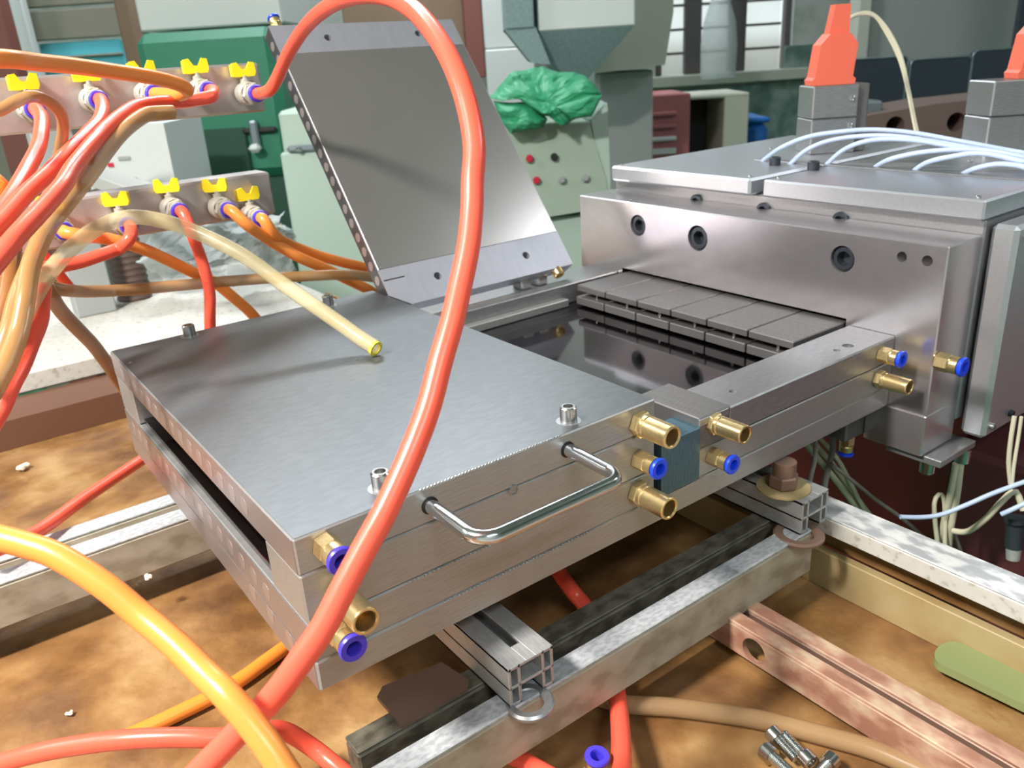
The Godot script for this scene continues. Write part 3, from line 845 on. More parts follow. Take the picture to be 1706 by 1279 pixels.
# ---------------------------------------------------------------- wires and tubes round the die
func build_wires() -> void:
	var T := [
		[V(0.971,0.113,-0.37), V(0.956,0.138,-0.325), V(0.976,0.154,-0.292), V(0.99,0.162,-0.246), V(1.011,0.164,-0.206), V(1.025,0.16,-0.154), V(1.034,0.15,-0.09), V(1.051,0.139,-0.034), V(1.064,0.131,0.007)],
		[V(0.963,0.113,-0.311), V(0.967,0.134,-0.289), V(0.978,0.148,-0.262), V(0.993,0.155,-0.228), V(1.006,0.157,-0.18), V(1.016,0.152,-0.131), V(1.024,0.143,-0.068), V(1.052,0.129,0.012)],
		[V(0.977,0.113,-0.258), V(0.982,0.134,-0.238), V(0.988,0.147,-0.214), V(0.998,0.153,-0.183), V(0.998,0.153,-0.13), V(1,0.145,-0.072), V(1.004,0.139,-0.027), V(1.017,0.13,0.026)],
		[V(0.987,0.113,-0.186), V(0.978,0.128,-0.159), V(0.984,0.139,-0.12), V(0.993,0.144,-0.077), V(0.999,0.144,-0.033), V(1.018,0.133,0.026)],
		[V(0.981,0.113,-0.124), V(0.978,0.127,-0.105), V(0.975,0.137,-0.073), V(0.981,0.143,-0.032), V(0.994,0.131,0.036)],
		[V(0.985,0.113,-0.06), V(0.977,0.124,-0.039), V(0.979,0.131,-0.014), V(0.978,0.131,0.011), V(0.981,0.127,0.042)]]
	var L := ["white plastic tube entering the die cover furthest left", "second white plastic tube from the left on the die cover", "third white plastic tube from the left, arching low over the cover", "white plastic tube beside the third, nearer the camera on the right cover", "short white plastic tube, second from the right on the cover", "short white plastic tube at the right edge of the die cover"]
	for i in 6: T[i].append_array([V(1.16 + 0.02 * i, 0.09 - 0.006 * i, 0.15 + 0.004 * i), V(1.2 + 0.02 * i, -0.06, 0.17)])
	for i in 6: hose("white_tube", L[i], T[i], 0.0034, M.ptfe, "tube", "white tubes on the die cover")
	hose("white_tube", "pale blue plastic tube end hanging over the maroon machine base", [V(0.761,-0.278,0.032), V(0.783,-0.28,0.049), V(0.804,-0.278,0.063), V(0.825,-0.263,0.083), V(0.845,-0.246,0.103), V(0.878,-0.228,0.13)], 0.003, M.ptfe, "tube", "", 0.002)
	hose("white_tube", "short pale blue tube end at the right edge below the die", [V(0.836,-0.266,0.119), V(0.841,-0.255,0.13), V(0.858,-0.238,0.147)], 0.003, M.ptfe, "tube", "", 0.002)
	for i in 2:
		hose("braided_wire", ["braided cream wire arching out of the left red plug", "thinner cream wire running beside the arching plug wire"][i], [V(1.307,0.31,-0.464) + V(0, 0, 0.004 * i), V(1.328,0.324,-0.456), V(1.354,0.327,-0.439) + V(0.002, -0.004, 0.004) * i, V(1.37,0.301,-0.415) + V(-0.002, -0.006, 0) * i, V(1.367,0.253,-0.38) + V(-0.003, -0.006, 0) * i, V(1.352,0.195,-0.349) + V(-0.004, 0, 0) * i, V(1.325,0.136,-0.313) + V(-0.004, 0, 0) * i, V(1.302,0.097,-0.283) + V(-0.005, 0, 0) * i], 0.0034 - 0.0008 * i, M.wire, "wire")
	var W := [
		[[V(0.73,-0.207,-0.091), V(0.765,-0.25,-0.084), V(0.803,-0.298,-0.074), V(0.853,-0.369,-0.056), V(0.882,-0.415,-0.039)], 0.0042, M.wire],
		[[V(0.753,-0.212,-0.098), V(0.783,-0.253,-0.083), V(0.82,-0.304,-0.072), V(0.863,-0.374,-0.047), V(0.893,-0.428,-0.025)], 0.0038, M.wire],
		[[V(0.761,-0.207,-0.095), V(0.792,-0.249,-0.08), V(0.815,-0.303,-0.062), V(0.848,-0.376,-0.042)], 0.003, M.wire],
		[[V(0.748,-0.172,-0.069), V(0.757,-0.214,-0.068), V(0.754,-0.264,-0.072), V(0.747,-0.307,-0.069)], 0.004, M.wire_grey],
		[[V(0.713,-0.173,-0.067), V(0.718,-0.218,-0.068), V(0.713,-0.248,-0.069), V(0.707,-0.29,-0.066)], 0.003, M.wire_grey],
		[[V(0.75,-0.235,-0.063), V(0.783,-0.267,-0.05), V(0.828,-0.309,-0.038), V(0.877,-0.353,-0.021), V(0.94,-0.417,0.002)], 0.0026, M.wire_grey],
		[[V(0.864,-0.234,0.044), V(0.867,-0.279,0.042), V(0.877,-0.332,0.035), V(0.884,-0.392,0.03)], 0.0042, M.wire],
		[[V(0.869,-0.234,0.048), V(0.873,-0.283,0.048), V(0.882,-0.341,0.043), V(0.895,-0.397,0.04)], 0.0042, M.wire],
		[[V(0.87,-0.368,0.035), V(0.867,-0.332,0.028), V(0.865,-0.3,0.024), V(0.874,-0.291,0.026), V(0.875,-0.304,0.033), V(0.876,-0.377,0.043)], 0.003, M.wire],
		[[V(0.874,-0.338,0.05), V(0.871,-0.329,0.069), V(0.865,-0.299,0.09), V(0.869,-0.268,0.104), V(0.876,-0.251,0.114), V(0.879,-0.266,0.123), V(0.879,-0.274,0.127)], 0.004, M.wire],
		[[V(0.861,-0.146,0.104), V(0.86,-0.175,0.105), V(0.861,-0.207,0.107), V(0.865,-0.237,0.112)], 0.0028, M.wire],
		[[V(0.868,-0.147,0.109), V(0.868,-0.175,0.11), V(0.865,-0.211,0.112), V(0.865,-0.241,0.114)], 0.0022, M.wire],
		[[V(0.884,-0.341,0.044), V(0.912,-0.386,0.047), V(0.95,-0.443,0.049)], 0.0026, M.wire_grey]]
	var WL := ["cream wire running down behind the right aluminium block", "second cream wire of the bundle behind the aluminium block", "thin cream wire on the right of the bundle behind the block", "grey wire crossing the cream bundle under the mould", "thin grey wire hanging left of the cream bundle", "thin brownish wire slanting across the maroon base", "cream wire hanging straight below the die foot", "cream wire hanging just right of another below the die foot", "cream wire looped into a narrow hairpin below the die", "thick cream wire sweeping from the hanging bundle to the connector", "cream wire hanging from the side panel at the right edge", "thinner wire at the far right below the side panel", "thin grey wire ending behind the white cross beam"]
	for i in W.size(): hose("cable", WL[i], W[i][0], W[i][1], W[i][2], "wire")
	var cx := axis_to(V(0.862,-0.337,0.132), V(0.869,-0.279,0.123) - V(0.862,-0.337,0.132))
	var cn := thing("cable_connector", "dark round cable connector at the right edge below the die", "connector", V(0.862,-0.337,0.132))
	cx.origin = Vector3.ZERO
	obj("shell", lathe(begin(), [Vector2(0, 0.016), Vector2(0.0105, 0.016), Vector2(0.0105, 0.046), Vector2(0.013, 0.05), Vector2(0.013, 0.057), Vector2(0, 0.057)], cx, 20), M.black_bolt, cn)
	obj("ferrule", lathe(begin(), [Vector2(0, 0), Vector2(0.008, 0), Vector2(0.009, 0.016), Vector2(0, 0.016)], cx, 20), M.alu, cn)
	# maroon base of the extruder
	var mb := thing("extruder_base", "maroon painted extruder base beneath the die", "machine base", V(1.4, -1.15, -0.4))
	obj("left_cabinet", span(begin(), V(-0.3, 0, -0.18), V(0.5, 0.9, 0.36), 0.008), M.maroon, mb)
	obj("right_cabinet", span(begin(), V(-0.38, 0, 0.365), V(0.5, 0.86, 1.3), 0.008), M.maroon_dark, mb)

# ---------------------------------------------------------------- water manifolds
func valve(at: Vector3, turn: float, parent: Node, collar: Material) -> void:
	# a small ball valve on the manifold's front: body along +z, winged handle on top
	var xf := axis_to(at, V(0, 0, 1), 0.2)
	var st := begin()
	lathe(st, [Vector2(0.0115, -0.002), Vector2(0.0115, 0.004), Vector2(0.0145, 0.006), Vector2(0.0155, 0.012), Vector2(0.0155, 0.024), Vector2(0.0135, 0.028), Vector2(0.0135, 0.031)], xf, 22)
	hexed(st, 0.0148, 0.031, 0.040, xf)
	lathe(st, [Vector2(0.0105, 0.040), Vector2(0.0115, 0.042), Vector2(0.0115, 0.049), Vector2(0, 0.049)], xf, 22)
	lathe(st, [Vector2(0.0065, 0.008), Vector2(0.0065, 0.019), Vector2(0.004, 0.019), Vector2(0.004, 0.023), Vector2(0, 0.023)], Transform3D(Basis(), at + V(0, 0, 0.014)), 14)
	var v := obj("ball_valve", st, M.valve, parent)
	v.set_meta("label", "dull metal ball valve with yellow wing handle")
	var hx := Transform3D(Basis(Vector3.UP, turn) * Basis(Vector3.RIGHT, -0.0), at + V(0, 0.021, 0.011))
	var h := begin()
	# folded wing: two upright ears joined by a notched front, side flanges behind
	prism(h, [Vector2(-0.014, 0.001), Vector2(0.014, 0.001), Vector2(0.0165, 0.006), Vector2(0.0155, 0.0185), Vector2(0.0085, 0.0195), Vector2(0.003, 0.0105), Vector2(-0.003, 0.0105), Vector2(-0.0085, 0.0195), Vector2(-0.0155, 0.0185), Vector2(-0.0165, 0.006)], 0.0035, 0.0062, hx)
	box(h, V(0, 0.0016, -0.002), V(0.019, 0.0026, 0.0115), 0.0008, hx)
	for s in [-1, 1]: box(h, V(s * 0.0142, 0.009, -0.001), V(0.0024, 0.016, 0.011), 0.0006, hx)
	obj("wing_handle", h, M.yellow, v)
	obj("handle_nut", hexed(begin(), 0.0035, 0.003, 0.0065, hx), M.chrome, v)
	obj("release_ring", lathe(begin(), [Vector2(0.0096, 0.0488), Vector2(0.0114, 0.0495), Vector2(0.0114, 0.053), Vector2(0.0104, 0.055), Vector2(0.0085, 0.055), Vector2(0.0082, 0.046), Vector2(0, 0.046)], xf, 24), collar, v)

func build_manifolds() -> void:
	var zf := -0.712
	var a := thing("water_manifold", "upper metal water manifold with five yellow-handled valves", "manifold")
	obj("bar", span(begin(), V(-0.12, 0.243, zf - 0.05), V(0.3, 0.308, zf), 0.003), M.manifold, a)
	var xs := [0.003, 0.074, 0.14, 0.208, 0.271]
	for i in 5: valve(V(xs[i], [0.271, 0.276, 0.278, 0.277, 0.269][i], zf), [0.15, 0.0, 0.1, 0.0, 0.0][i], a, M.violet)
	rebase(a, V(0.09, 0.243, zf - 0.025))
	var b := thing("water_manifold", "lower metal water manifold with five yellow-handled valves", "manifold")
	obj("bar", span(begin(), V(-0.06, 0.1, zf - 0.05), V(0.29, 0.16, zf), 0.003), M.manifold, b)
	xs = [0.0, 0.075, 0.141, 0.205, 0.247]
	for i in 5: valve(V(xs[i], [0.125, 0.119, 0.127, 0.119, 0.101][i] + 0.004, zf), [-0.5, -0.45, -0.35, -0.5, 0.1][i], b, M.violet)
	rebase(b, V(0.115, 0.1, zf - 0.025))
	var p := thing("manifold_stand", "grey post on the rear bench holding the two water manifolds", "stand", V(0.147, -0.205, -1.6))
	obj("upright", span(begin(), V(-0.042, 0, -0.03), V(0.042, 0.5, 0.03), 0.003), M.grey_paint, p)
	for y in [0.34, 0.475]: obj("arm", span(begin(), V(-0.02, y - 0.012, 0.0305), V(0.02, y + 0.012, 0.838), 0.002), M.grey_paint, p)
	var c := thing("ribbed_duct", "dark brown ribbed rubber duct on the bench below the lower manifold", "duct", V(0.25, -0.2045, -1.66))
	var prof := [Vector2(0, 0)]
	for k in 18:
		prof.append(Vector2(0.038, 0.015 * k))
		prof.append(Vector2(0.041, 0.015 * k + 0.005))
		prof.append(Vector2(0.038, 0.015 * k + 0.011))
	prof.append(Vector2(0, 0.27))
	obj("bellows", lathe(begin(), prof, Transform3D(), 28), M.rubber, c)

# ---------------------------------------------------------------- hoses
func build_hoses() -> void:
	var r := 0.008
	hose("water_hose", "large red hose arching from the upper right valve down across the mould", [V(0.271, 0.269, -0.668), V(0.271, 0.269, -0.646), V(0.273,0.273,-0.618), V(0.279,0.287,-0.601), V(0.277,0.314,-0.549), V(0.273,0.338,-0.485), V(0.266,0.352,-0.417), V(0.261,0.359,-0.352), V(0.253,0.358,-0.284), V(0.243,0.351,-0.221), V(0.228,0.338,-0.16), V(0.215,0.323,-0.115), V(0.202,0.302,-0.071), V(0.192,0.28,-0.04), V(0.184,0.257,-0.019), V(0.176,0.238,-0.005), V(0.166,0.22,0.005), V(0.157,0.202,0.015), V(0.144,0.181,0.027), V(0.128,0.159,0.038), V(0.112,0.139,0.049), V(0.096,0.12,0.058), V(0.079,0.098,0.068), V(0.062,0.08,0.076), V(0.047,0.064,0.081), V(0.03,0.047,0.086), V(0.015,0.032,0.088), V(-0.003,0.014,0.091), V(-0.021,-0.005,0.094), V(-0.039,-0.022,0.093), V(-0.056,-0.04,0.089), V(-0.076,-0.059,0.08), V(-0.097,-0.078,0.072), V(-0.114,-0.094,0.065)], r, M.red_hose, "hose", "", 0.0, 0.008)
	hose("water_hose", "near orange hose curving across the lower left corner", [V(-0.17,0.047,-0.068), V(-0.159,0.045,-0.053), V(-0.146,0.041,-0.038), V(-0.133,0.035,-0.022), V(-0.116,0.019,0.002), V(-0.104,0.003,0.021), V(-0.093,-0.009,0.047), V(-0.086,-0.018,0.069), V(-0.08,-0.024,0.091), V(-0.072,-0.042,0.115), V(-0.066,-0.063,0.135)], r, M.orange_hose)
	hose("water_hose", "orange hose lying on the rusty tray under the mould's front corner", [V(-0.119,-0.291,-0.248), V(-0.094,-0.291,-0.247), V(-0.065,-0.291,-0.247), V(-0.033,-0.291,-0.248), V(-0.001,-0.291,-0.253), V(0.028,-0.291,-0.262), V(0.056,-0.291,-0.271), V(0.103,-0.291,-0.288), V(0.166,-0.291,-0.308)], r, M.deep_orange)
	hose("water_hose", "red hose along the bottom left edge, passing behind the big red one", [V(-0.23,-0.239,-0.228), V(-0.211,-0.226,-0.207), V(-0.18,-0.212,-0.179), V(-0.148,-0.204,-0.153), V(-0.118,-0.199,-0.128), V(-0.089,-0.2,-0.107), V(-0.06,-0.206,-0.09), V(-0.029,-0.222,-0.093), V(-0.008,-0.237,-0.097), V(0.011,-0.263,-0.091), V(0.021,-0.274,-0.072), V(0.03,-0.278,-0.037)], r, M.red_hose)
	hose("water_hose", "red hose dipping over the left rails towards the mould", [V(0.066,-0.207,-0.72), V(0.025,-0.205,-0.684), V(-0.021,-0.2,-0.64), V(-0.072,-0.193,-0.587), V(-0.119,-0.188,-0.537), V(-0.154,-0.18,-0.506), V(-0.184,-0.175,-0.49)], r, M.red_hose)
	hose("water_hose", "red hose hanging from the hose bundle at the left edge", [V(-0.056,0.102,-0.483), V(-0.063,0.089,-0.468), V(-0.071,0.076,-0.448), V(-0.087,0.062,-0.419), V(-0.101,0.049,-0.396), V(-0.115,0.037,-0.38), V(-0.127,0.023,-0.369), V(-0.141,0.01,-0.359), V(-0.155,-0.004,-0.355)], r, M.red_hose)
	hose("water_hose", "red hose dropping from the second valve of the upper manifold", [V(0.074, 0.276, -0.668), V(0.074, 0.276, -0.649), V(0.066,0.266,-0.612), V(0.053,0.255,-0.58), V(0.032,0.245,-0.544), V(-0.001,0.23,-0.493), V(-0.029,0.216,-0.454), V(-0.055,0.204,-0.42), V(-0.086,0.187,-0.375), V(-0.102,0.179,-0.355)], r, M.red_hose)
	hose("water_hose", "red hose looping back from the fourth valve of the upper manifold", [V(0.208, 0.277, -0.668), V(0.208, 0.277, -0.643), V(0.195,0.271,-0.615), V(0.178,0.269,-0.611), V(0.155,0.268,-0.6), V(0.122,0.27,-0.578), V(0.09,0.268,-0.553), V(0.067,0.261,-0.527), V(0.045,0.252,-0.499), V(0.024,0.242,-0.468), V(-0.013,0.224,-0.401), V(-0.033,0.213,-0.356), V(-0.06,0.199,-0.316), V(-0.085,0.187,-0.281), V(-0.102,0.176,-0.261), V(-0.116,0.168,-0.241)], r, M.red_hose)
	hose("water_hose", "red hose dropping from the leftmost valve of the upper manifold", [V(0.003, 0.271, -0.668), V(0.003, 0.271, -0.648), V(0.001,0.262,-0.614), V(-0.009,0.248,-0.574), V(-0.02,0.235,-0.543), V(-0.036,0.222,-0.508), V(-0.052,0.211,-0.468), V(-0.071,0.198,-0.428), V(-0.1,0.179,-0.38)], r, M.red_hose)
	hose("water_hose", "orange hose from the middle upper valve doubling back to the left edge", [V(0.14, 0.278, -0.668), V(0.14, 0.278, -0.643), V(0.145,0.276,-0.595), V(0.15,0.278,-0.575), V(0.152,0.282,-0.562), V(0.142,0.288,-0.553), V(0.124,0.294,-0.542), V(0.098,0.3,-0.524), V(0.063,0.306,-0.499), V(0.017,0.313,-0.456), V(-0.02,0.317,-0.412), V(-0.045,0.32,-0.378), V(-0.067,0.321,-0.361)], r, M.orange_hose)
	hose("clear_hose", "tan translucent hose ending open beside the upper red hoses", [V(0.127,0.259,-0.549), V(0.108,0.26,-0.543), V(0.092,0.259,-0.535), V(0.061,0.247,-0.505), V(0.034,0.231,-0.476), V(0.012,0.217,-0.445), V(-0.012,0.204,-0.409), V(-0.032,0.192,-0.385), V(-0.05,0.18,-0.365), V(-0.064,0.167,-0.349), V(-0.078,0.15,-0.331), V(-0.09,0.129,-0.309), V(-0.103,0.106,-0.294), V(-0.121,0.086,-0.27), V(-0.142,0.067,-0.249)], 0.0082, M.amber, "hose", "", 0.0055)
	hose("clear_hose", "thin tan hose bent over the leftmost upper valve", [V(-0.071,0.275,-0.446), V(-0.055,0.278,-0.45), V(-0.038,0.285,-0.455), V(-0.023,0.288,-0.458), V(-0.008,0.281,-0.471), V(0.001,0.27,-0.486), V(0.003,0.256,-0.503), V(0,0.238,-0.523), V(-0.008,0.213,-0.544), V(-0.022,0.182,-0.551)], 0.0058, M.amber)
	hose("clear_hose", "clear hose arching to an open cut end on the mould's top plate", [V(0.221,0.01,-0.294), V(0.214,0.018,-0.315), V(0.199,0.037,-0.347), V(0.17,0.071,-0.394), V(0.14,0.107,-0.439), V(0.106,0.133,-0.483), V(0.081,0.146,-0.507), V(0.057,0.153,-0.52), V(0.036,0.153,-0.522), V(0.011,0.147,-0.517), V(-0.016,0.135,-0.504), V(-0.038,0.123,-0.487), V(-0.058,0.109,-0.468), V(-0.086,0.087,-0.431), V(-0.105,0.071,-0.404), V(-0.136,0.043,-0.366)], 0.0086, M.clear, "hose", "", 0.006)
	tag(obj("hose_end", lathe(begin(), [Vector2(0.0062, 0), Vector2(0.0088, 0), Vector2(0.0088, 0.004), Vector2(0.0062, 0.004), Vector2(0.0062, 0)], axis_to(V(0.22,0.01,-0.296), V(0.221,0.009,-0.292) - V(0.214,0.018,-0.315)), 24), M.clear_end), "yellowish cut rim at the clear hose's open end", "hose end")
	hose("clear_hose", "amber hose running level behind the clear one to the leaning lid", [V(-0.045,0.087,-0.56), V(-0.021,0.067,-0.613), V(0.01,0.052,-0.65), V(0.063,0.039,-0.672), V(0.125,0.031,-0.677), V(0.205,0.023,-0.669), V(0.285,0.016,-0.648), V(0.354,0.007,-0.634), V(0.41,-0.011,-0.638)], 0.0078, M.amber)
	hose("clear_hose", "amber hose slanting down behind the mould's far left corner", [V(-0.053,0.105,-0.522), V(-0.046,0.082,-0.546), V(-0.035,0.05,-0.581), V(-0.019,0.017,-0.613), V(-0.004,-0.013,-0.641), V(0.006,-0.038,-0.661), V(0.02,-0.075,-0.698), V(0.039,-0.13,-0.724)], 0.0085, M.amber_dark)
	hose("clear_hose", "dark amber hose at the left edge beneath the red bundle", [V(-0.074,0.153,-0.468), V(-0.08,0.138,-0.459), V(-0.089,0.119,-0.436), V(-0.102,0.099,-0.416), V(-0.128,0.073,-0.401)], 0.009, M.amber_dark)
	hose("clear_hose", "tan hose curling down the left edge below the bundle", [V(-0.064,0.144,-0.417), V(-0.079,0.126,-0.405), V(-0.091,0.11,-0.393), V(-0.104,0.091,-0.373), V(-0.119,0.072,-0.361), V(-0.14,0.054,-0.353)], 0.0085, M.amber)
	hose("water_hose", "short orange hose bend at the left edge behind the red hoses", [V(-0.082,0.226,-0.484), V(-0.071,0.211,-0.468), V(-0.068,0.198,-0.473), V(-0.076,0.184,-0.485), V(-0.094,0.172,-0.505)], r, M.deep_orange)
	hose("water_hose", "orange hose from the leftmost lower valve crossing to the mould", [V(0, 0.129, -0.668), V(0, 0.129, -0.645), V(0.016,0.123,-0.64), V(0.04,0.113,-0.665), V(0.065,0.102,-0.668), V(0.092,0.086,-0.674), V(0.119,0.066,-0.684), V(0.148,0.043,-0.693), V(0.178,0.02,-0.7), V(0.198,-0.004,-0.7), V(0.218,-0.03,-0.7), V(0.232,-0.054,-0.704), V(0.251,-0.092,-0.712)], r, M.orange_hose)
	hose("water_hose", "red hose curling left from the second lower valve", [V(0.075, 0.123, -0.668), V(0.075, 0.123, -0.65), V(0.067,0.115,-0.627), V(0.06,0.108,-0.628), V(0.052,0.101,-0.637), V(0.03,0.098,-0.631), V(0.002,0.095,-0.624), V(-0.024,0.096,-0.616), V(-0.045,0.099,-0.606)], r, M.red_hose)
	hose("water_hose", "short red hose slanting behind the amber hoses at left", [V(-0.037,0.12,-0.637), V(-0.026,0.095,-0.643), V(-0.017,0.075,-0.654), V(-0.009,0.057,-0.666)], 0.0065, M.red_hose)
	hose("water_hose", "red hose dropping straight from the middle lower valve", [V(0.141, 0.131, -0.668), V(0.141, 0.131, -0.648), V(0.143,0.114,-0.638), V(0.146,0.095,-0.64), V(0.155,0.07,-0.661), V(0.157,0.041,-0.658), V(0.157,0.015,-0.659), V(0.153,-0.011,-0.662), V(0.15,-0.059,-0.681)], 0.0078, M.red_hose)
	hose("water_hose", "orange hose from the fourth lower valve to the leaning lid", [V(0.205, 0.123, -0.668), V(0.205, 0.123, -0.648), V(0.22,0.102,-0.637), V(0.255,0.072,-0.657), V(0.292,0.042,-0.656), V(0.334,0.015,-0.665), V(0.374,-0.013,-0.677), V(0.406,-0.035,-0.682), V(0.444,-0.064,-0.694)], r, M.orange_hose)
	hose("water_hose", "orange hose from the rightmost lower valve to the leaning lid", [V(0.247, 0.105, -0.668), V(0.247, 0.105, -0.65), V(0.257,0.084,-0.649), V(0.283,0.062,-0.672), V(0.331,0.034,-0.69), V(0.376,0.012,-0.701), V(0.427,-0.011,-0.706), V(0.473,-0.043,-0.71)], r, M.orange_hose)
	hose("water_hose", "red hose passing under the mould and front rail to the bottom edge", [V(0.302,-0.2,-0.107), V(0.321,-0.235,-0.115), V(0.333,-0.262,-0.108), V(0.334,-0.272,-0.089), V(0.318,-0.278,-0.046), V(0.293,-0.278,-0.002), V(0.265,-0.275,0.036), V(0.229,-0.262,0.078), V(0.189,-0.25,0.121)], 0.0088, M.red_hose)
	hose("water_hose", "short piece of red hose at the bottom edge below the front rail", [V(0.144,-0.283,-0.019), V(0.15,-0.278,0.019), V(0.153,-0.272,0.042), V(0.155,-0.262,0.077)], r, M.red_hose)
	hose("clear_hose", "amber clear hose lying on the tray by the loose bolts", [V(0.261,-0.29,0.002), V(0.282,-0.29,0.035), V(0.302,-0.29,0.055), V(0.321,-0.29,0.076), V(0.342,-0.29,0.102), V(0.361,-0.29,0.128), V(0.374,-0.29,0.15), V(0.391,-0.29,0.181), V(0.406,-0.29,0.211), V(0.415,-0.29,0.243), V(0.422,-0.29,0.276)], 0.0088, M.amber_wet, "hose", "", 0.0)

# ---------------------------------------------------------------- small things
func loose_bolt(label: String, a: Vector3, b: Vector3, r: float) -> void:
	var o := thing("loose_bolt", label, "bolt", a, "loose bolts on the tray")
	var xf := axis_to(Vector3.ZERO, b - a)
	var l := a.distance_to(b)
	obj("head", lathe(begin(), [Vector2(0, 0.003), Vector2(r * 0.55, 0.003), Vector2(r * 0.6, 0), Vector2(r * 0.9, 0), Vector2(r, 0.001), Vector2(r, r * 1.25), Vector2(0, r * 1.25)], xf, 18), M.screw, o)
	var prof := [Vector2(0, r * 1.25)]
	var y := r * 1.25
	while y < l:
		prof.append(Vector2(r * 0.62, y))
		prof.append(Vector2(r * 0.54, y + 0.0008))
		y += 0.0016
	prof.append(Vector2(0, l))
	obj("shank", lathe(begin(), prof, xf, 14), M.screw, o)

func build_small() -> void:
	loose_bolt("loose cap screw lying lengthwise furthest left in the bolt heap", V(0.335,-0.291,0.15), V(0.33,-0.291,0.186), 0.0085)
	loose_bolt("loose cap screw at the top of the bolt heap by the clear hose", V(0.35,-0.283,0.145), V(0.346,-0.289,0.175), 0.0078)
	loose_bolt("rusty-tipped loose screw in the middle of the bolt heap", V(0.351,-0.288,0.188), V(0.357,-0.284,0.154), 0.0078)
	loose_bolt("loose cap screw at the right of the bolt heap, head towards the camera", V(0.369,-0.286,0.197), V(0.336,-0.289,0.198), 0.0078)
	var f := thing("loose_fitting", "loose brass fitting with violet ring at the bottom edge under the rail", "fitting", V(0.184,-0.27,0.093))
	push_fitting(Vector3.ZERO, V(0.05, 1, 0.1), f, M.violet, 0.95)
	# pale green rounded bar at the right edge
	var gs := begin()
	var pa := []
	var a: Vector3 = V(0.565,-0.285,0.198)
	var b: Vector3 = V(0.571,-0.285,0.292)
	var dir := (b - a).normalized()
	var side := dir.cross(Vector3.UP)
	for k in 13:
		var t := PI / 2 + PI * k / 12.0
		pa.append(Vector2(cos(t) * 0.013, sin(t) * 0.022))
	pa.append(Vector2(0.25, -0.022))
	pa.append(Vector2(0.25, 0.022))
	prism(gs, pa, -0.0045, 0.0045, Transform3D(Basis(dir, side, dir.cross(side)), a + V(0, 0.0, 0)))
	tag(obj("plastic_paddle", gs, M.green_slab), "pale green plastic bar with rounded end at the right edge", "plastic bar")
	# scraps
	var D := [[V(-0.105,-0.297,-1.009), 0.011, "white plastic scrap on the rusty tray at far left"], [V(-0.037,-0.25,-0.446), 0.006, "small pale chip by the left rail's front face"], [V(-0.154,-0.298,-0.328), 0.004, "tiny white speck on the tray near the bottom left"]]
	for i in 3:
		var st := begin()
		box(st, V(0, D[i][1] * 0.35, 0), V(D[i][1] * 2.0, D[i][1] * 0.7, D[i][1] * 0.9), D[i][1] * 0.25, Transform3D(Basis(Vector3.UP, 0.4 + i), Vector3.ZERO))
		box(st, V(-D[i][1] * 0.7, D[i][1] * 0.5, 0.2 * D[i][1]), V(D[i][1] * 0.8, D[i][1] * 0.9, D[i][1] * 0.7), D[i][1] * 0.25, Transform3D(Basis(Vector3.UP, 1.1 + i), Vector3.ZERO))
		var o := obj("scrap", st, M.debris)
		o.position = D[i][0]
		tag(o, D[i][2], "scrap")

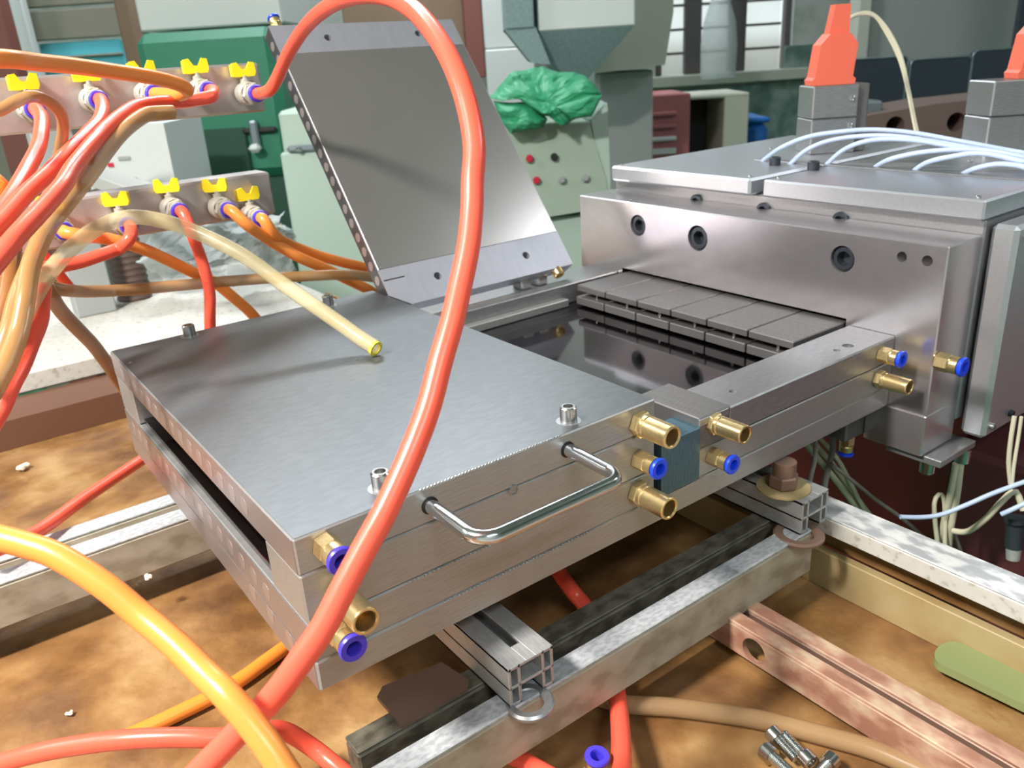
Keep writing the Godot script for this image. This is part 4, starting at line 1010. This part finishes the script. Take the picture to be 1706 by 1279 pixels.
# ---------------------------------------------------------------- things behind the bench
func build_background() -> void:
	var p: Vector3
	var q: Vector3
	# left end: shutter wall, post, cyan strip painted for light in the shutter gap
	var L := 3.9
	p = V(-2.345,0.217,-3.9)
	q = V(-1.473,0.739,-3.9)
	var sh := room_at("roller_shutter", "grey-brown slatted shutter at the upper left with a painted blue-lit gap below", "shutter", V((p.x + q.x) / 2, -1.15, -L))
	var y0: float = V(-1.967,0.427,-3.9).y
	for k in 9:
		room_box("slat", sh, V(p.x, y0 + 0.04 + k * 0.13, -L - 0.03), V(q.x, y0 + 0.16 + k * 0.13, -L), M.shutter)
	room_box("lower_panel", sh, V(p.x, -1.15, -L - 0.03), V(q.x, V(-1.899,0.29,-3.9).y, -L), M.shutter)
	room_box("painted_gap_light", sh, V(V(-1.961,0.392,-3.9).x, V(-1.82,0.29,-3.9).y, -L - 0.04), V(V(-1.602,0.371,-3.9).x, y0 + 0.03, -L - 0.02), M.gap_light_cyan)
	room_box("gap_bar", sh, V(V(-1.961,0.392,-3.9).x, V(-1.794,0.392,-3.9).y, -L - 0.02), V(V(-1.602,0.371,-3.9).x, V(-1.791,0.402,-3.9).y, -L + 0.005), M.shutter)
	room_box("white_post", sh, V(V(-2.027,0.493,-3.9).x, -1.15, -L + 0.01), V(V(-1.945,0.488,-3.9).x, 2.2, -L + 0.06), M.white_paint)
	var po := room_at("brown_post", "brown post beside the slatted shutter at the upper left", "post", V(V(-1.458,0.41,-3.7).x, -1.15, -3.7))
	room_box("post", po, V(V(-1.492,0.412,-3.7).x, -1.15, -3.75), V(V(-1.434,0.408,-3.7).x, 2.2, -3.66), M.brown_post)
	var re := room_at("red_brown_post", "dark red-brown post at the upper left corner", "post", V(V(-1.769,0.466,-3.3).x, -1.15, -3.3))
	room_box("post", re, V(V(-1.866,0.472,-3.3).x, -1.15, -3.35), V(V(-1.737,0.464,-3.3).x, 2.2, -3.27), M.red_brown)
	# green machine with a white hood above
	L = 2.9
	p = V(-1.148,0.258,-2.9)
	q = V(-0.698,0.231,-2.9)
	var gm := room_at("green_machine", "dark green machine housing behind the valve manifolds", "machine", V((p.x + q.x) / 2, -1.15, -L))
	room_box("housing", gm, V(p.x, V(-0.966,-0.044,-2.9).y, -L - 0.5), V(q.x, V(-0.875,0.427,-2.9).y, -L), M.green_machine, 0.03)
	room_box("recess", gm, V(V(-0.993,0.077,-2.9).x, V(-0.963,-0.028,-2.9).y, -L - 0.1), V(V(-0.833,0.067,-2.9).x, V(-0.934,0.122,-2.9).y, -L + 0.012), M.green_dark)
	room_box("base", gm, V(p.x - 0.1, -1.15, -L - 0.5), V(q.x, V(-0.966,-0.046,-2.9).y, -L + 0.02), M.green_dark)
	room_box("latch", gm, V(V(-0.817,0.066,-2.9).x, V(-0.806,0.046,-2.9).y, -L), V(V(-0.789,0.064,-2.9).x, V(-0.789,0.142,-2.9).y, -L + 0.03), M.steel_trim)
	room_box("latch_knob", gm, V(V(-0.823,0.066,-2.9).x, V(-0.807,0.042,-2.9).y, -L + 0.02), V(V(-0.783,0.064,-2.9).x, V(-0.802,0.069,-2.9).y, -L + 0.06), M.white_paint, 0.015)
	room_box("hinge_bracket", gm, V(V(-0.844,0.116,-2.9).x, V(-0.797,0.1,-2.9).y, -L), V(V(-0.73,0.109,-2.9).x, V(-0.793,0.119,-2.9).y, -L + 0.02), M.black)
	var hd := room_at("white_hood", "white sheet-metal hood above the green machine", "hood", V(V(-0.945,0.489,-3.1).x, V(-0.952,0.452,-3.1).y, -3.1))
	room_box("hood", hd, V(V(-1.192,0.504,-3.1).x, V(-0.955,0.441,-3.1).y, -3.6), V(V(-0.702,0.475,-3.1).x, 1.3, -3.1), M.white_paint)
	# white control panel with a small red mark
	L = 2.3
	var cp := room_at("control_box", "tilted white panel with a small red mark below the upper manifold", "panel", V(V(-0.975,0.04,-2.3).x, -1.15, -L))
	var st := begin()
	var base: Vector3 = cp.get_meta("base")
	prism(st, [Vector2(V(-1.115,0.001,-2.3).x - base.x, V(-1.115,0.001,-2.3).y + 1.15), Vector2(V(-0.876,0.002,-2.3).x - base.x, V(-0.876,0.002,-2.3).y + 1.15), Vector2(V(-0.876,0.182,-2.3).x - base.x, V(-0.876,0.182,-2.3).y + 1.15), Vector2(V(-1.044,0.192,-2.3).x - base.x, V(-1.044,0.192,-2.3).y + 1.15)], -0.3, 0.0)
	obj("panel", st, M.white_paint, cp)
	room_box("red_mark", cp, V(V(-1.046,0.086,-2.3).x, V(-1.041,0.079,-2.3).y, -L), V(V(-1.03,0.085,-2.3).x, V(-1.038,0.09,-2.3).y, -L + 0.004), M.button_red, 0.001)
	room_box("grey_mark", cp, V(V(-1.014,0.098,-2.3).x, V(-1.003,0.094,-2.3).y, -L), V(V(-0.982,0.096,-2.3).x, V(-1.001,0.104,-2.3).y, -L + 0.004), M.grey_paint, 0.001)
	room_box("grey_mark", cp, V(V(-1.007,0.042,-2.3).x, V(-0.995,0.038,-2.3).y, -L), V(V(-0.975,0.04,-2.3).x, V(-0.993,0.048,-2.3).y, -L + 0.004), M.grey_paint, 0.001)
	room_box("pedestal", cp, V(V(-1.091,-0.001,-2.3).x, -1.15, -L - 0.28), V(V(-0.897,-0.013,-2.3).x, V(-0.984,0.001,-2.3).y, -L - 0.02), M.grey_paint)
	# pale green cabinet
	L = 2.45
	p = V(-0.61,0.097,-2.45)
	q = V(-0.321,0.079,-2.45)
	var cab := room_at("pale_cabinet", "pale green steel cabinet with a lock behind the leaning lid", "cabinet", V((p.x + q.x) / 2, -1.15, -L))
	room_box("body", cab, V(p.x, -1.15, -L - 0.5), V(q.x, V(-0.511,0.186,-2.45).y, -L), M.pale_green, 0.01)
	room_box("door", cab, V(V(-0.616,-0.003,-2.45).x, -1.05, -L), V(q.x - 0.03, V(-0.528,0.075,-2.45).y, -L + 0.02), M.pale_green, 0.006)
	room_box("lock_plate", cab, V(V(-0.593,0.08,-2.45).x, V(-0.562,0.074,-2.45).y, -L + 0.005), V(V(-0.511,0.074,-2.45).x, V(-0.56,0.092,-2.45).y, -L + 0.03), M.steel_trim, 0.006)
	room_box("lock", cab, V(V(-0.565,0.078,-2.45).x, V(-0.562,0.076,-2.45).y, -L + 0.02), V(V(-0.548,0.077,-2.45).x, V(-0.56,0.089,-2.45).y, -L + 0.045), M.chrome, 0.006)
	# crumpled clear sheeting below the lower manifold
	var sx := thing("plastic_sheeting", "crumpled translucent plastic sheeting below the lower manifold", "plastic sheet", V(0.428,-0.086,-1.487))
	var nz := FastNoiseLite.new()
	nz.frequency = 4.0
	nz.seed = 5
	var N := 26
	st = begin()
	for i in N:
		for j in N:
			var c := []
			for e in [[0, 0], [1, 0], [1, 1], [0, 1]]:
				var u: float = float(i + e[0]) / N - 0.5
				var w: float = float(j + e[1]) / N - 0.5
				c.append(V(u * 0.34, w * 0.15 + nz.get_noise_2d(u * 0.5 + 3, w * 0.4) * 0.05, nz.get_noise_2d(u * 0.5, w * 0.5) * 0.14))
			face(st, [c[0], c[1], c[2]], V(0, 0.2, 1))
			face(st, [c[0], c[2], c[3]], V(0, 0.2, 1))
	obj("sheet", st, M.sheeting, sx)
	sx.rotation.y = ROOM_TURN
	# hopper dryer
	L = 3.1
	p = V(0.169,0.517,-3.1)
	q = V(0.505,0.362,-3.1)
	var hp := room_at("material_hopper", "pale hopper with a funnel above the control console", "hopper", V((p.x + q.x) / 2, V(0.285,0.2,-3.1).y, -L))
	base = hp.get_meta("base")
	var hw := (q.x - p.x)
	st = begin()
	span(st, V(p.x, q.y, -L - hw) - base, V(q.x, 1.2, -L) - base, 0.004)
	obj("bin", st, M.hopper_white, hp)
	# funnel: square ring narrowing to the outlet
	var o0: Vector3 = V(0.221,0.197,-3.1)
	var o1: Vector3 = V(0.349,0.19,-3.1)
	st = begin()
	var T := [V(p.x, q.y, -L), V(q.x, q.y, -L), V(q.x, q.y, -L - hw), V(p.x, q.y, -L - hw)]
	var ow := o1.x - o0.x
	var zc := -L - hw * 0.25
	var Bt := [V(o0.x, o0.y, zc), V(o1.x, o0.y, zc), V(o1.x, o0.y, zc - ow), V(o0.x, o0.y, zc - ow)]
	for i in 4:
		var j := (i + 1) % 4
		face(st, [T[i] - base, T[j] - base, Bt[j] - base, Bt[i] - base], [V(0, -0.4, 1), V(1, -0.4, 0), V(0, -0.4, -1), V(-1, -0.4, 0)][i])
	face(st, [Bt[0] - base, Bt[1] - base, Bt[2] - base, Bt[3] - base], V(0, -1, 0))
	obj("funnel", st, M.hopper, hp)
	# dark side plate of the hopper
	st = begin()
	p = V(0.056,0.52,-3.05)
	span(st, V(p.x, V(0.092,0.374,-3.05).y, -3.6) - base, V(V(0.154,0.385,-3.05).x, 1.2, -3.05) - base, 0.004)
	obj("side_plate", st, M.hopper, hp)
	st = begin()
	prism(st, [Vector2(V(0.051,0.376,-3.05).x - base.x, V(0.051,0.376,-3.05).y - base.y), Vector2(V(0.159,0.376,-3.05).x - base.x, V(0.159,0.376,-3.05).y - base.y), Vector2(V(0.205,0.253,-3.05).x - base.x, V(0.205,0.253,-3.05).y - base.y), Vector2(V(0.137,0.264,-3.05).x - base.x, V(0.137,0.264,-3.05).y - base.y)], -3.3 - base.z, -3.06 - base.z)
	obj("funnel_side", st, M.hopper, hp)
	# beige box behind it
	L = 3.6
	var bx := room_at("beige_housing", "beige-grey machine housing right of the hopper", "machine", V(V(0.591,0.332,-3.6).x, V(0.591,0.2,-3.6).y, -L))
	base = bx.get_meta("base")
	st = begin()
	prism(st, [Vector2(V(0.418,0.211,-3.6).x - base.x, 0), Vector2(V(0.709,0.216,-3.6).x - base.x, V(0.709,0.216,-3.6).y - base.y), Vector2(V(0.741,0.412,-3.6).x - base.x, V(0.741,0.412,-3.6).y - base.y), Vector2(V(0.739,0.542,-3.6).x - base.x, 0.6), Vector2(V(0.426,0.56,-3.6).x - base.x, 0.6)], -0.5, 0.0)
	obj("housing", st, M.beige, bx)
	var bk := room_at("grey_bracket", "grey machine column under the beige housing", "column", V(V(0.569,0.147,-3.7).x, -1.15, -3.7))
	room_box("column", bk, V(V(0.454,0.154,-3.7).x, -1.15, -3.9), V(V(0.679,0.141,-3.7).x, V(0.607,0.198,-3.7).y, -3.7), M.grey_paint)
	# brown panels behind the arch
	L = 4.6
	var bp := room_at("brown_partition", "brown-grey partition behind the top of the leaning lid", "partition", V(V(-0.387,0.409,-4.6).x, -1.15, -L))
	room_box("board", bp, V(V(-0.739,0.43,-4.6).x, -1.15, -L - 0.05), V(V(-0.125,0.393,-4.6).x, 2.2, -L), M.brown_post)
	room_box("red_post", bp, V(V(-0.125,0.393,-4.6).x, V(-0.095,0.189,-4.6).y, -L - 0.05), V(V(-0.03,0.388,-4.6).x, 2.2, -L + 0.05), M.red_brown)
	var wp := room_at("white_cupboard", "white cupboard between the red-brown post and the hopper", "cupboard", V(V(0.098,0.321,-4.4).x, -1.15, -4.4))
	room_box("upper_body", wp, V(V(-0.027,0.329,-4.4).x, V(0.039,0.325,-4.4).y, -4.8), V(V(0.216,0.314,-4.4).x, 2.0, -4.4), M.white_paint)
	room_box("lower_body", wp, V(V(-0.027,0.329,-4.4).x, -1.15, -4.8), V(V(0.216,0.314,-4.4).x, V(0.038,0.32,-4.4).y, -4.38), M.white_paint)
	# control console under the hopper
	L = 2.5
	var cc := room_at("control_console", "pale green control console with round push buttons under the hopper", "console", V(V(0.176,-0.06,-2.5).x, -1.15, -L))
	base = cc.get_meta("base")
	st = begin()
	var by := 1.15
	prism(st, [Vector2(V(-0.066,-0.188,-2.5).x - base.x, V(-0.066,-0.188,-2.5).y + by), Vector2(V(0.325,-0.15,-2.5).x - base.x, V(0.325,-0.15,-2.5).y + by), Vector2(V(0.32,-0.069,-2.5).x - base.x, V(0.32,-0.069,-2.5).y + by), Vector2(V(0.273,0.097,-2.5).x - base.x, V(0.273,0.097,-2.5).y + by), Vector2(V(-0.045,0.099,-2.5).x - base.x, V(-0.045,0.099,-2.5).y + by)], -0.35, 0.0)
	obj("panel", st, M.pale_green2, cc)
	st = begin()
	prism(st, [Vector2(V(0.325,-0.177,-2.5).x - base.x, V(0.325,-0.177,-2.5).y + by), Vector2(V(0.333,-0.141,-2.5).x - base.x, V(0.334,-0.07,-2.5).y + by), Vector2(V(0.327,0.148,-2.5).x - base.x, V(0.327,0.148,-2.5).y + by), Vector2(V(0.279,0.105,-2.5).x - base.x, V(0.279,0.105,-2.5).y + by)], -0.36, -0.004)
	obj("side", st, M.pale_green, cc)
	room_box("pedestal", cc, V(V(-0.066,-0.188,-2.5).x, -1.15, -L - 0.34), V(V(0.321,-0.213,-2.5).x, V(0.117,-0.174,-2.5).y, -L - 0.03), M.pale_green)
	var btn := [[V(0.094,0.008,-2.5), M.button_red], [V(0.167,0.008,-2.5), M.black], [V(0.112,-0.056,-2.5), M.button_red], [V(0.187,-0.059,-2.5), M.grey_paint], [V(0.257,-0.058,-2.5), M.grey_paint]]
	for b in btn:
		obj("push_button", lathe(begin(), [Vector2(0, 0), Vector2(0.011, 0), Vector2(0.011, 0.012), Vector2(0.008, 0.016), Vector2(0, 0.016)], axis_to((b[0] as Vector3) - base, V(0, 0, 1)), 16), b[1], cc)
	# green sacks on the console
	sack("green_sack", "folded green woven sack spilling over the console top", V(0.145,0.168,-2.55), [V(-0.018,0.186,-2.55), V(0.052,0.235,-2.55), V(0.152,0.261,-2.6), V(0.27,0.218,-2.55), V(0.31,0.185,-2.5), V(0.274,0.133,-2.45), V(0.185,0.092,-2.42), V(0.153,0.125,-2.44), V(0.064,0.176,-2.48)], 0.16, 11)
	sack("green_sack", "flat green sack under the folded one on the console", V(0.065,0.126,-2.5), [V(-0.002,0.168,-2.5), V(0.115,0.151,-2.5), V(0.149,0.116,-2.45), V(0.136,0.094,-2.45), V(0.041,0.087,-2.45), V(0.017,0.114,-2.48)], 0.12, 23)
	sack("green_sack", "small green sack corner hanging at the console's right", V(0.228,0.137,-2.42), [V(0.169,0.153,-2.4), V(0.269,0.176,-2.4), V(0.303,0.176,-2.42), V(0.268,0.12,-2.4), V(0.209,0.116,-2.4)], 0.06, 31)
	# red cabinet row
	L = 4.2
	var rc := room_at("red_cabinet", "dull red louvred cabinet left of the dark opening", "cabinet", V(V(0.821,-0.05,-4.2).x, -1.15, -L))
	room_box("body", rc, V(V(0.689,-0.041,-4.2).x, -1.15, -L - 0.4), V(V(0.953,-0.058,-4.2).x, V(0.82,0.067,-4.2).y, -L), M.cabinet_red)
	for k in 3:
		room_box("louvre", rc, V(V(0.762,-0.018,-4.2).x, V(0.821,-0.033,-4.2).y - k * 0.058, -L), V(V(0.885,-0.026,-4.2).x, V(0.821,-0.01,-4.2).y - k * 0.058, -L + 0.02), M.white_paint if k == 2 else M.cabinet_red, 0.006)
	room_box("name_plate", rc, V(V(0.754,-0.188,-4.2).x, V(0.822,-0.212,-4.2).y, -L), V(V(0.885,-0.196,-4.2).x, V(0.822,-0.183,-4.2).y, -L + 0.01), M.white_paint, 0.002)
	var dr := room_at("maroon_drum", "dark maroon machine part beside the red cabinet", "machine", V(V(0.583,-0.074,-4).x, -1.15, -4.0))
	room_box("body", dr, V(V(0.521,-0.071,-4).x, -1.15, -4.4), V(V(0.647,-0.078,-4).x, V(0.572,0.007,-4).y, -4.0), M.maroon_dark, 0.03)
	room_box("hood", dr, V(V(0.523,0.062,-4).x, V(0.572,0.009,-4).y, -4.3), V(V(0.642,0.055,-4).x, V(0.573,0.072,-4).y, -4.0), M.white_paint, 0.03)
	var dk := room_at("open_cupboard", "beige cupboard with a dark open front", "cupboard", V(V(1.101,-0.067,-4.2).x, -1.15, -4.2))
	room_box("back", dk, V(V(0.959,-0.058,-4.2).x, -1.15, -4.6), V(V(1.122,-0.068,-4.2).x, V(1.039,0.032,-4.2).y, -4.55), M.black)
	room_box("side", dk, V(V(1.119,-0.068,-4.2).x, -1.15, -4.6), V(V(1.24,-0.075,-4.2).x, V(1.17,0.04,-4.2).y, -4.2), M.beige)
	room_box("top", dk, V(V(0.953,-0.058,-4.2).x, V(1.039,0.035,-4.2).y, -4.6), V(V(1.24,-0.075,-4.2).x, V(1.038,0.054,-4.2).y, -4.2), M.beige)
	var bn := room_at("blue_bin", "blue plastic bin by the beige cupboard", "bin", V(V(1.357,-0.141,-4.4).x, -1.15, -4.4))
	room_box("body", bn, V(V(1.304,-0.138,-4.4).x, -1.15, -4.7), V(V(1.41,-0.144,-4.4).x, V(1.355,-0.114,-4.4).y, -4.4), M.bin_blue, 0.03)
	room_box("lid", bn, V(V(1.301,-0.138,-4.4).x, V(1.355,-0.111,-4.4).y, -4.72), V(V(1.413,-0.145,-4.4).x, V(1.354,-0.085,-4.4).y, -4.39), M.bin_blue, 0.03)
	# translucent film hanging at the window
	var fm := room_at("hanging_film", "translucent plastic film bunched in front of the window", "film", V(V(1.469,0.074,-5.7).x, V(1.469,0.066,-5.7).y, -5.7))
	base = fm.get_meta("base")
	st = lathe(begin(), [Vector2(0.11, 0), Vector2(0.115, 0.2), Vector2(0.1, 0.34), Vector2(0.06, 0.46), Vector2(0.045, 0.56), Vector2(0.05, 0.75), Vector2(0.02, 0.9)], Transform3D(), 18)
	obj("film", st, M.sheeting, fm)
	# wide grey machine cover at the right
	L = 5.2
	var wc := room_at("grey_partition", "wide grey panel wall at the upper right with a pale column", "partition", V(V(2.677,0.107,-5.2).x, -1.15, -L))
	room_box("panel", wc, V(V(2.203,0.267,-5.2).x, -1.15, -L - 0.06), V(V(3.339,0.199,-5.2).x, 2.2, -L), M.grey_paint)
	room_box("column", wc, V(V(2.125,0.271,-5.2).x, -1.15, -L - 0.08), V(V(2.2,0.267,-5.2).x, 2.2, -L + 0.06), M.beige)
	var nb := room_at("navy_curtain", "navy blue strip at the top right edge", "curtain", V(V(2.885,0.308,-4.8).x, V(2.911,0.156,-4.8).y, -4.8))
	room_box("strip", nb, V(V(2.855,0.31,-4.8).x, V(2.893,0.164,-4.8).y, -4.83), V(V(3.066,0.298,-4.8).x, 1.8, -4.8), M.chair)
	# chairs
	var CX := [V(2.018,0.031,-4.6), V(2.359,0.011,-4.6), V(2.684,0.036,-4.6)]
	var CL := ["dark office chair back behind the left red plug", "dark chair back with pale rim in the middle of the row", "dark chair back with pale rim behind the right red plug"]
	for i in 3:
		var c: Vector3 = CX[i]
		var ch := room_at("chair", CL[i], "chair", V(c.x, -1.15, c.z), "row of dark chairs")
		base = ch.get_meta("base")
		var w2 := 0.163
		var h2 := 0.13
		var poly := []
		for e in [[1, 1], [-1, 1], [-1, -1], [1, -1]]:
			for k in 6:
				var t0: float = {[1, 1]: 0.0, [-1, 1]: PI / 2, [-1, -1]: PI, [1, -1]: 1.5 * PI}[e] + k * PI / 10
				poly.append(Vector2(e[0] * (w2 - 0.03) + cos(t0) * 0.03, c.y + 1.15 + e[1] * (h2 - 0.03) + sin(t0) * 0.03))
		obj("backrest", prism(begin(), poly, -0.02, 0.012), M.chair, ch)
		var rim := []
		for k in poly.size(): rim.append(V(poly[k].x, poly[k].y, 0.012))
		rim.append(rim[0])
		obj("rim", sweep(begin(), rim, 0.005, 8), M.steel_trim, ch)
		obj("seat", span(begin(), V(-w2, 0.42, 0.02), V(w2, 0.48, 0.32), 0.02), M.chair, ch)
		obj("post", span(begin(), V(-0.025, 0.45, -0.015), V(0.025, c.y + 1.15 - h2 + 0.02, 0.0), 0.005), M.steel_trim, ch)
		for s in [[-1, 0.02], [1, 0.02], [-1, 0.3], [1, 0.3]]:
			obj("leg", span(begin(), V(s[0] * w2 - 0.012, 0, s[1]), V(s[0] * w2 + 0.012, 0.42, s[1] + 0.024), 0.004), M.steel_trim, ch)
	# brown drilled block behind the die
	L = 2.2
	var mb := room_at("drilled_block", "brown steel block with round holes standing behind the die", "block", V(V(1.154,0.057,-2.2).x, -1.15, -L))
	base = mb.get_meta("base")
	st = begin()
	prism(st, [Vector2(V(0.925,0.011,-2.2).x - base.x, V(0.925,0.011,-2.2).y + by), Vector2(V(1.339,-0.022,-2.2).x - base.x, V(1.339,-0.022,-2.2).y + by), Vector2(V(1.315,0.121,-2.2).x - base.x, V(1.315,0.121,-2.2).y + by), Vector2(V(1.131,0.113,-2.2).x - base.x, V(1.131,0.113,-2.2).y + by), Vector2(V(0.925,0.092,-2.2).x - base.x, V(0.925,0.092,-2.2).y + by)], -0.2, 0.0)
	var ho := []
	for h in [V(1.189,0.065,-2.2), V(1.031,0.065,-2.2)]:
		ho.append([V(h.x - base.x, h.y + by, -0.1), V(h.x - base.x, h.y + by, 0.05), 0.024])
	drilled("block", st, ho, M.mold_brown, mb)
	room_box("pedestal", mb, V(V(0.957,0.009,-2.2).x, -1.15, -L - 0.19), V(V(1.337,-0.014,-2.2).x, V(1.212,-0.016,-2.2).y, -L - 0.01), M.black)
	room_box("tie_plate", mb, V(V(0.934,0.115,-2.2).x, V(0.953,0.052,-2.2).y, -L - 0.15), V(V(1.018,0.11,-2.2).x, V(0.945,0.126,-2.2).y, -L - 0.05), M.steel_trim)
	for n in get_children():
		if n.has_meta("base"): n.remove_meta("base")

func sack(called: String, label: String, base: Vector3, rim: Array, depth: float, sd: int) -> void:
	# a crumpled cloth: fan of the outline, lifted and folded by noise, with a back
	var o := room_thing(called, label, "sack", base, "green sacks on the console")
	var nz := FastNoiseLite.new()
	nz.frequency = 1.5
	nz.seed = sd
	nz.noise_type = FastNoiseLite.TYPE_SIMPLEX
	var n := rim.size()
	var R := 9
	var S := 8
	var rings := []
	var m := n * S
	for r in R + 1:
		var ring := []
		for k in m:
			var a: Vector3 = rim[k / S]
			var b: Vector3 = rim[(k / S + 1) % n]
			var e := a.lerp(b, float(k % S) / S) - base
			var f := float(r) / R
			var p := e * f
			var bulge := sqrt(maxf(0.0, 1.0 - f * f)) * depth * 0.6
			p.z += bulge + nz.get_noise_3d(p.x * 3.0, p.y * 9.0, 0.3) * depth * 0.3
			p.y += nz.get_noise_3d(p.x * 4.0, p.y * 4.0, 7.7) * depth * 0.12
			ring.append(p)
		rings.append(ring)
	var st := begin()
	for r in R:
		for k in m:
			var l := (k + 1) % m
			face(st, [rings[r][k], rings[r][l], rings[r + 1][l]], V(0, 0.3, 1))
			face(st, [rings[r][k], rings[r + 1][l], rings[r + 1][k]], V(0, 0.3, 1))
	for k in m:
		var l := (k + 1) % m
		face(st, [rings[R][k], rings[R][l], V(0, 0, -depth * 0.5)], rings[R][k] + V(0, 0, -0.02))
	obj("cloth", st, M.green_bag, o)
